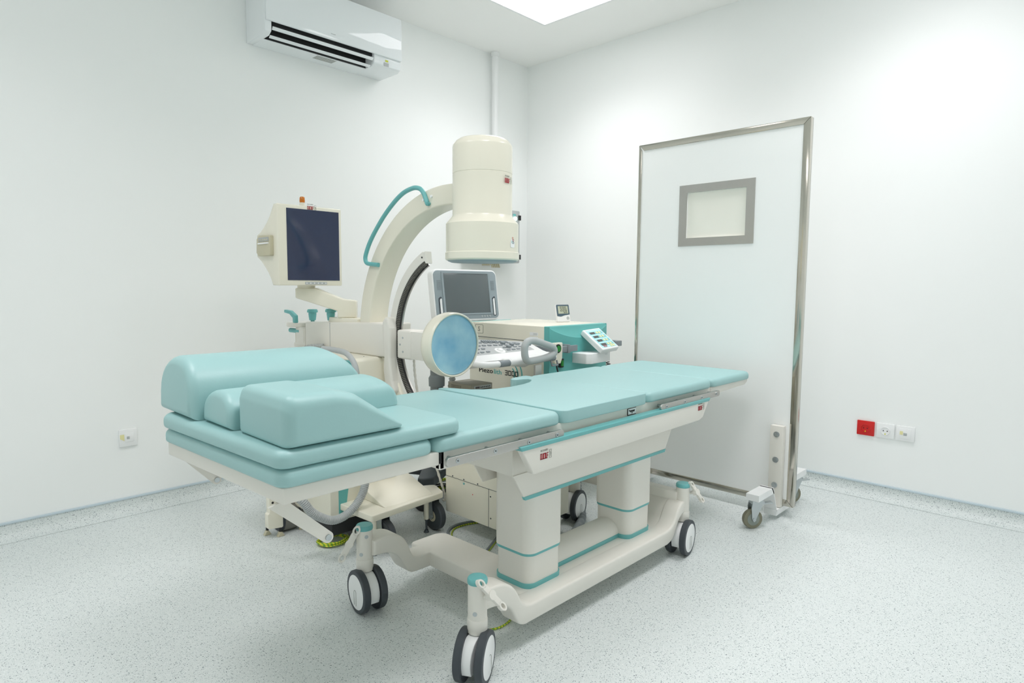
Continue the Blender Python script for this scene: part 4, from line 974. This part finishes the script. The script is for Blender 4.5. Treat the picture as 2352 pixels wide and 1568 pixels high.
hl_ = [(-1.572, 0.832), (-1.568, 0.790), (-1.548, 0.766), (-1.49, 0.765), (-1.415, 0.772), (-1.368, 0.784), (-1.356, 0.800), (-1.372, 0.820), (-1.43, 0.838), (-1.505, 0.858), (-1.552, 0.856)]
hl_ = [(p[0], -1.44, p[1]) for p in hl_]
P_ = smoothpts(hl_+[hl_[0]], 6)[:-1]
lh = lc.part(B().tube(P_, 0.0172, n=16, closed=True), 'push_handle', M['lgrey'], label='light grey padded loop handle')
lc.part(B().box(-1.500, -1.455, -1.446, -1.434, 0.36, 0.742, 0.002).box(-1.522, -1.455, -1.446, -1.434, 0.36, 0.40), 'handle_stem', M['brushed'], lh)

# ================================================================ LITHOTRIPTER CABINET
li = Thing('lithotripter_cabinet', 'large cream and teal lithotripsy machine cabinet in the room corner', 'medical cabinet', (-0.90, -0.95, 0))
LX0, LX1, LY0, LY1 = -1.167, -0.645, -1.245, -0.615
li.part(B().box(LX0, LX1, LY0+0.035, LY1, 0.10, 0.900, 0.005), 'case', M['cream'])
li.part(B().box(LX0+.03, LX1-.03, LY0-0.05, LY0+0.05, 0.10, 0.42, 0.01), 'lower_front', M['cream'])
N_ = 28; rows = []
def front(u, v):
    x_ = LX0+(LX1-LX0)*u; sg_ = math.sin(PI*min(1, max(0, u)))**0.8
    zc = 0.899-0.062*sg_
    if v == 0: return (x_, LY0+0.036, 0.9005)
    if v == 1: return (x_, LY0+0.004, 0.898)
    if v == 2: return (x_, LY0+0.004-0.018*sg_, zc)
    if v == 3: return (x_, LY0-0.020*sg_, zc-0.006)
    if v == 4: return (x_, LY0-0.010*sg_, 0.60)
    if v == 5: return (x_, LY0, 0.30)
    return (x_, LY0+0.036, 0.30)
rows = [[front(k/N_, v) for k in range(N_+1)] for v in range(7)]
fb = B().grid(rows); fb.box(LX0, LX0+0.008, LY0+0.001, LY0+0.036, 0.30, 0.8995).box(LX1-0.008, LX1, LY0+0.001, LY0+0.036, 0.30, 0.8995)
lf = li.part(fb, 'front_panel', M['tealp'], label='teal front panel with scooped upper edge')
li.part(B().box(LX0+0.02, LX0+0.12, LY1-0.02, LY1+0.001, 0.895, 0.9015).box(LX0, LX0+0.35, LY1-0.012, LY1+.004, 0.86, 0.902, 0.003), 'rear_trim', M['tealp'])
# side groove, recessed lower curve panel
li.part(B().box(LX0-0.0012, LX0+0.001, LY0+0.04, LY1, 0.8145, 0.8175), 'panel_seam', M['dgrey'])
# lettering: text reads towards -y
g = B(); text_into(g, 'Piezo', (LX0-0.0002, -0.700, 0.607), (0, -1, 0), (0, 0, 1), 0.026, bold=0.02, width=0.118)
li.part(g, 'lettering', M['ink'], label='black letters reading Piezo')
g = B(); text_into(g, 'lith', (LX0-0.0002, -0.826, 0.607), (0, -1, 0), (0, 0, 1), 0.026, bold=0.02, width=0.062)
li.part(g, 'lettering', M['tealp'], label='teal letters reading lith')
g = B(); strokes(g, [(0, 0, .5, 0)], (LX0-0.0002, -0.898, 0.619), (0, -1, 0), (0, 0, 1), 0.01, 0.01, 0.0018)
li.part(g, 'dash', M['greyink'])
g = B()
for i in range(4):
    o_ = (LX0-0.0002, -0.918-i*0.027, 0.609)
    sg_ = [(0, 0, 1, 0), (0, 1, 1, 1), (1, 0, 1, 1)]+([(0.1, .5, 1, .5)] if i == 0 else [(0, 0, 0, 1)])
    strokes(g, sg_, o_, (0, -1, 0), (0, 0, 1), 0.017, 0.024, 0.0048)
li.part(g, 'lettering', M['ink'], label='black digits reading 3000')
g = B()
for rr_ in (0.045, 0.065, 0.088):
    pts = [(LX0-0.0008, -0.935-rr_*1.35*math.cos(a), 0.615+rr_*1.2*math.sin(a)) for a in [R_(-42+84*k/16) for k in range(17)]]
    for p, q in zip(pts[:-1], pts[1:]):
        g.prism([(p[1], p[2]), (q[1], q[2]), (q[1]+0.010, q[2]), (p[1]+0.010, p[2])], 'yz', LX0-0.0008, LX0+0.0002)
li.part(g, 'wave_emblem', M['tealp'], label='teal concentric wave arcs')
g = B(); q = roundpoly([(-0.665, 0.835), (-0.735, 0.835), (-0.735, 0.888), (-0.665, 0.888)], 0.008, 4); q2 = roundpoly([(-0.6675, 0.8375), (-0.7325, 0.8375), (-0.7325, 0.8855), (-0.6675, 0.8855)], 0.006, 4)
g.ring(q, q2, 'yz', LX0-0.001, LX0+.0002)
text_into(g, 'S', (LX0-0.0002, -0.690, 0.848), (0, -1, 0), (0, 0, 1), 0.028, bold=0.01)
li.part(g, 'maker_mark', M['greyink'])
for z_ in (0.855, 0.832):
    sk = li.part(B().box(LX0-0.0010, LX0+.0002, -1.165, -1.105, z_-0.009, z_+0.009), 'asset_label', M['white'])
    b = B()
    for k in range(3): b.box(LX0-0.0013, LX0-0.0009, -1.160, -1.132, z_-0.004+k*0.004, z_-0.003+k*0.004)
    li.part(b, 'label_lines', M['greyink'], sk)
# rails
RXo = LX0-0.022
rb = B().box(RXo-0.012, RXo+0.004, -1.300, -0.66, 0.764, 0.797, 0.002).box(RXo-0.012, -0.995, -1.304, -1.288, 0.764, 0.797, 0.002)
ro = li.part(rb, 'side_rail', M['grey'])
many(li, [B().box(-1.085, -1.065, -1.310, -1.240, 0.758, 0.804, 0.002), B().box(RXo-0.010, LX0+0.002, -0.80, -0.78, 0.770, 0.790), B().box(RXo-0.010, LX0+0.002, -1.20, -1.18, 0.770, 0.790)], 'rail_bracket', M['grey'], ro)
li.part(B().box(LX1+0.001, LX1+0.035, -1.33, -0.70, 0.770, 0.800, 0.002).box(LX1-0.03, LX1+0.03, -1.335, -1.32, 0.770, 0.800, 0.002), 'side_rail', M['grey'])
# main switch
li.part(B().box(-1.098, -1.067, LY0-0.022, LY0-0.006, 0.676, 0.724, 0.002), 'switch_frame', M['black'])
li.part(B().box(-1.092, -1.073, LY0-0.026, LY0-0.016, 0.684, 0.716, 0.002), 'power_switch', M['green'], label='green rocker power switch')
g = B(); text_into(g, 'A', (-1.088, LY0-0.0185, 0.738), (1, 0, 0), (0, 0, 1), 0.012)
li.part(g, 'warning_triangle', M['dgrey'])
# keypad on arm
li.part(B().prism(roundpoly([(-0.985, -1.25), (-0.985, -1.355), (-0.96, -1.375), (-0.76, -1.355), (-0.74, -1.33), (-0.75, -1.31), (-0.88, -1.27), (-0.93, -1.25)], 0.012, 4), 'xy', 0.694, 0.751, bev=0.004), 'keypad_arm', M['white'])
tlc = Vector((-0.890, -1.27, 0.873)); trc = Vector((-0.735, -1.27, 0.880)); blc = Vector((-0.905, -1.41, 0.772))
ex_ = (trc-tlc).normalized(); ey_ = (tlc-blc).normalized(); ey_ = (ey_-ex_*ey_.dot(ex_)).normalized(); en = ex_.cross(ey_)
KW, KL = (trc-tlc).length, (tlc-blc).length
mkp = Matrix(((ex_.x, ey_.x, en.x, blc.x), (ex_.y, ey_.y, en.y, blc.y), (ex_.z, ey_.z, en.z, blc.z), (0, 0, 0, 1)))
kpo = li.part(B().box(0, KW, 0, KL, -0.032, 0, 0.006, 3, mx=mkp), 'keypad', M['white'])
li.part(B().box(0.012, KW-0.010, 0.012, KL-0.010, -0.001, 0.001, mx=mkp), 'keypad_overlay', M['paleaqua'], kpo)
for k in range(4):
    v0 = KL-0.046-k*0.032
    li.part(B().box(0.020, KW-0.016, v0-0.004, v0+0.018, 0.001, 0.0014, mx=mkp), 'row_field', M['fieldaqua'], kpo)
    li.part(B().box(0.026, 0.070, v0-0.001, v0+0.015, 0.0014, 0.002, mx=mkp), 'display', M['display'], kpo)
    for q_ in (0.088, 0.112): li.part(B().cyl(mkp @ Vector((q_, v0+0.007, 0.001)), mkp @ Vector((q_, v0+0.007, 0.003)), 0.0085, n=16), 'key', M['plug'], kpo)
for q_ in (0.100, 0.122): li.part(B().cyl(mkp @ Vector((q_, 0.022, 0.001)), mkp @ Vector((q_, 0.022, 0.003)), 0.0085, n=16), 'key', M['plug'], kpo)
strk = B(); strokes(strk, WOLF, mkp @ Vector((0.030, 0.018, 0.001)), ex_, ey_, 0.007, 0.011, 0.002)
li.part(strk, 'brand_lettering', M['logored'], kpo, 'red block letters reading WOLF')
li.part(B().cyl((-0.800, -1.345, 0.735), (-0.800, -1.345, 0.775), 0.022), 'keypad_pivot', M['white'])
def coil(p0, p1, r, turns, n=14):
    p0 = Vector(p0); p1 = Vector(p1); out = []
    for k in range(turns*n+1):
        t_ = k/(turns*n); a = 2*PI*k/n
        out.append(p0.lerp(p1, t_)+Vector((r*math.cos(a), r*math.sin(a), 0)))
    return out
li.part(B().tube(coil((-0.785, -1.36, 0.690), (-0.785, -1.36, 0.40), 0.011, 22), 0.0028, n=6), 'coiled_cord', M['black'])
many(li, [B().lathe([(0, 0), (0.03, 0), (0.03, 0.1), (0, 0.1)], (x_, y_, 0.001)) for x_ in (LX0+.08, LX1-.08) for y_ in (LY0+.1, LY1-.08)], 'foot', M['dgrey'])
hp = smoothpts([(-1.14, -1.42, 0.20), (-1.17, -1.45, 0.12), (-1.22, -1.50, 0.055), (-1.28, -1.56, 0.026), (-1.40, -1.66, 0.021), (-1.60, -1.76, 0.021)], 30)
single(B().tube(hp, 0.02, n=14, rf=lambda i: 0.0175+0.0022*(1 if i % 6 < 3 else -1)), 'corrugated_hose', M['grey'], 'dark grey corrugated hose on the floor behind the table columns', 'hose', (-1.3, -1.58, 0))

# hand switch hanging on the rail
hsw = Thing('hand_switch', 'cream hand switch with green button hanging on the grey rail', 'switch', (-1.19, -1.32, 0.70))
hsw.part(B().prism(roundpoly([(-1.222, 0.822), (-1.222, 0.722), (-1.212, 0.712), (-1.172, 0.712), (-1.160, 0.740), (-1.158, 0.822)], 0.006, 4), 'xz', -1.332, -1.305, bev=0.004), 'housing', M['cream'])
hsw.part(B().cyl((-1.198, -1.332, 0.792), (-1.198, -1.336, 0.792), 0.023, n=28), 'button_ring', M['black'])
hsw.part(B().cyl((-1.198, -1.335, 0.792), (-1.198, -1.339, 0.792), 0.016, n=28), 'button', M['green'])
hsw.part(B().tube(smoothpts([(-1.190, -1.318, 0.714), (-1.188, -1.318, 0.690), (-1.176, -1.318, 0.660), (-1.170, -1.318, 0.645)], 6), 0.004, n=10), 'cord', M['black'])
hsw.part(B().tube(coil((-1.170, -1.318, 0.645), (-1.165, -1.318, 0.45), 0.011, 14), 0.003, n=6), 'coiled_cord', M['black'])

# thermo-hygrometer
hy = Thing('thermo_hygrometer', 'small white digital thermometer with slate bezel on the cream cabinet top', 'thermometer', (-0.765, -1.02, 0.9), rot=R_(-14), local=True)
mh = Matrix.Rotation(R_(-13), 4, 'X')
hy.part(B().prism(roundpoly([(-0.048, 0.002), (0.048, 0.002), (0.048, 0.108), (-0.048, 0.108)], 0.006, 4), 'xz', 0, 0.014, bev=0.002, mx=mh), 'case', M['white'])
fc = [(-0.047, 0.038), (-0.02, 0.034), (0.01, 0.042), (0.047, 0.046), (0.047, 0.107), (-0.047, 0.107)]
hy.part(B().prism(roundpoly(fc, [0, .02, .02, 0, .005, .005], 4), 'xz', -0.0015, 0.0005, mx=mh), 'bezel', M['slate'])
hy.part(B().box(-0.037, 0.037, -0.0025, -0.001, 0.052, 0.098, mx=mh), 'display', M['lcd'])
DIG = {'2': [(0, 2, 1, 2), (1, 1, 1, 2), (0, 1, 1, 1), (0, 0, 0, 1), (0, 0, 1, 0)], '3': [(0, 2, 1, 2), (1, 0, 1, 2), (0, 1, 1, 1), (0, 0, 1, 0)], '6': [(0, 2, 1, 2), (0, 0, 0, 2), (0, 1, 1, 1), (1, 0, 1, 1), (0, 0, 1, 0)],
       '5': [(0, 2, 1, 2), (0, 1, 0, 2), (0, 1, 1, 1), (1, 0, 1, 1), (0, 0, 1, 0)], '1': [(1, 0, 1, 2)]}
g = B(); m3 = mh.to_3x3()
def digits(s_, x_, z_, w_, h_, t_):
    for i, c_ in enumerate(s_): strokes(g, DIG[c_], mh @ Vector((x_+i*w_*1.6, -0.0024, z_)), m3 @ Vector((1, 0, 0)), m3 @ Vector((0, 0, 1)), w_, h_/2, t_)
digits('232', -0.022, 0.085, 0.010, 0.009, 0.0016); digits('226', -0.020, 0.0665, 0.011, 0.013, 0.002); digits('165', -0.006, 0.0545, 0.008, 0.007, 0.0013)
hy.part(g, 'digits', M['ink'])
hy.part(B().cyl(mh @ Vector((0.031, 0.0, 0.024)), mh @ Vector((0.031, -0.002, 0.024)), 0.010, n=20), 'button_pad', M['lgrey'])
hy.part(B().box(-0.04, 0.04, 0.010, 0.035, 0.002, 0.006), 'rear_foot', M['white'])

# ================================================================ FLOOR CABLES
def loops(c, rx, ry, n, jit, seed, z=0.004):
    rn = random.Random(seed); pts = []
    for k in range(n*18+1):
        a = 2*PI*k/18; t_ = k/(n*18)
        pts.append((c[0]+rx*(1+jit*math.sin(a*0.31+seed))*math.cos(a)+jit*0.05*math.sin(k), c[1]+ry*(1+jit*math.cos(a*0.37))*math.sin(a), z+0.012*t_+0.003*math.sin(a*1.7+seed)+0.003))
    return pts
th_ = Thing('earth_cable', 'coiled green and yellow earth cable on the floor beside the table wheel post', 'cable', (-2.34, -1.01, 0))
th_.part(B().tube(loops((-2.345, -1.03), 0.062, 0.052, 6, 0.10, 2), 0.0032, n=8), 'coil', M['gy'])
th_.part(B().tube(smoothpts([(-2.285, -1.02, 0.010), (-2.25, -1.03, 0.005), (-2.215, -1.0, 0.005), (-2.20, -0.94, 0.005), (-2.24, -0.88, 0.02)], 8), 0.0032, n=8), 'lead', M['gy'])
th_.part(B().tube(smoothpts([(-2.300, -1.045, 0.012), (-2.27, -1.06, 0.008), (-2.235, -1.045, 0.008), (-2.20, -0.97, 0.006)], 8), 0.005, n=8), 'grey_sleeve', M['grey'])
t = Thing('earth_cable', 'green and yellow earth cable with grey lead running along the floor under the table', 'cable', (-1.85, -1.35, 0))
t.part(B().tube(smoothpts([(-2.02, -1.50, 0.007), (-1.95, -1.34, 0.007), (-1.90, -1.285, 0.007), (-1.84, -1.27, 0.007), (-1.78, -1.285, 0.007), (-1.70, -1.33, 0.007), (-1.66, -1.42, 0.007), (-1.80, -1.50, 0.007), (-1.95, -1.58, 0.007), (-2.06, -1.64, 0.007)], 8), 0.0062, n=8), 'grey_lead', M['grey'])
t.part(B().tube(smoothpts([(-2.015, -1.52, 0.004), (-1.945, -1.36, 0.004), (-1.89, -1.30, 0.004), (-1.84, -1.288, 0.004), (-1.78, -1.30, 0.004), (-1.71, -1.34, 0.004), (-1.68, -1.42, 0.004), (-1.82, -1.515, 0.004), (-1.97, -1.60, 0.004), (-2.04, -1.66, 0.004)], 8), 0.0034, n=8), 'earth_lead', M['gy'])
t = Thing('cable_bundle', 'tangled green, yellow and black cables on the floor under the ultrasound machine', 'cables', (-1.55, -0.82, 0))
t.part(B().tube(loops((-1.50, -0.76), 0.10, 0.07, 5, 0.2, 5), 0.004, n=8), 'green_coil', M['gy'])
t.part(B().tube(loops((-1.62, -0.84), 0.11, 0.05, 3, 0.25, 9, 0.012), 0.004, n=8), 'black_lead', M['black'])
t.part(B().tube(smoothpts([(-2.0, -0.75, 0.004), (-1.85, -0.72, 0.005), (-1.70, -0.70, 0.006), (-1.58, -0.74, 0.01)], 8), 0.004, n=8), 'green_lead', M['gy'])
t = Thing('earth_cable', 'short green and yellow cable on the floor beneath the front left table corner', 'cable', (-2.42, -2.05, 0))
t.part(B().tube(smoothpts([(-2.40, -1.98, 0.004), (-2.33, -2.03, 0.004), (-2.25, -2.02, 0.004), (-2.15, -1.96, 0.004), (-2.10, -1.88, 0.004)], 8), 0.0034, n=8), 'lead', M['gy'])
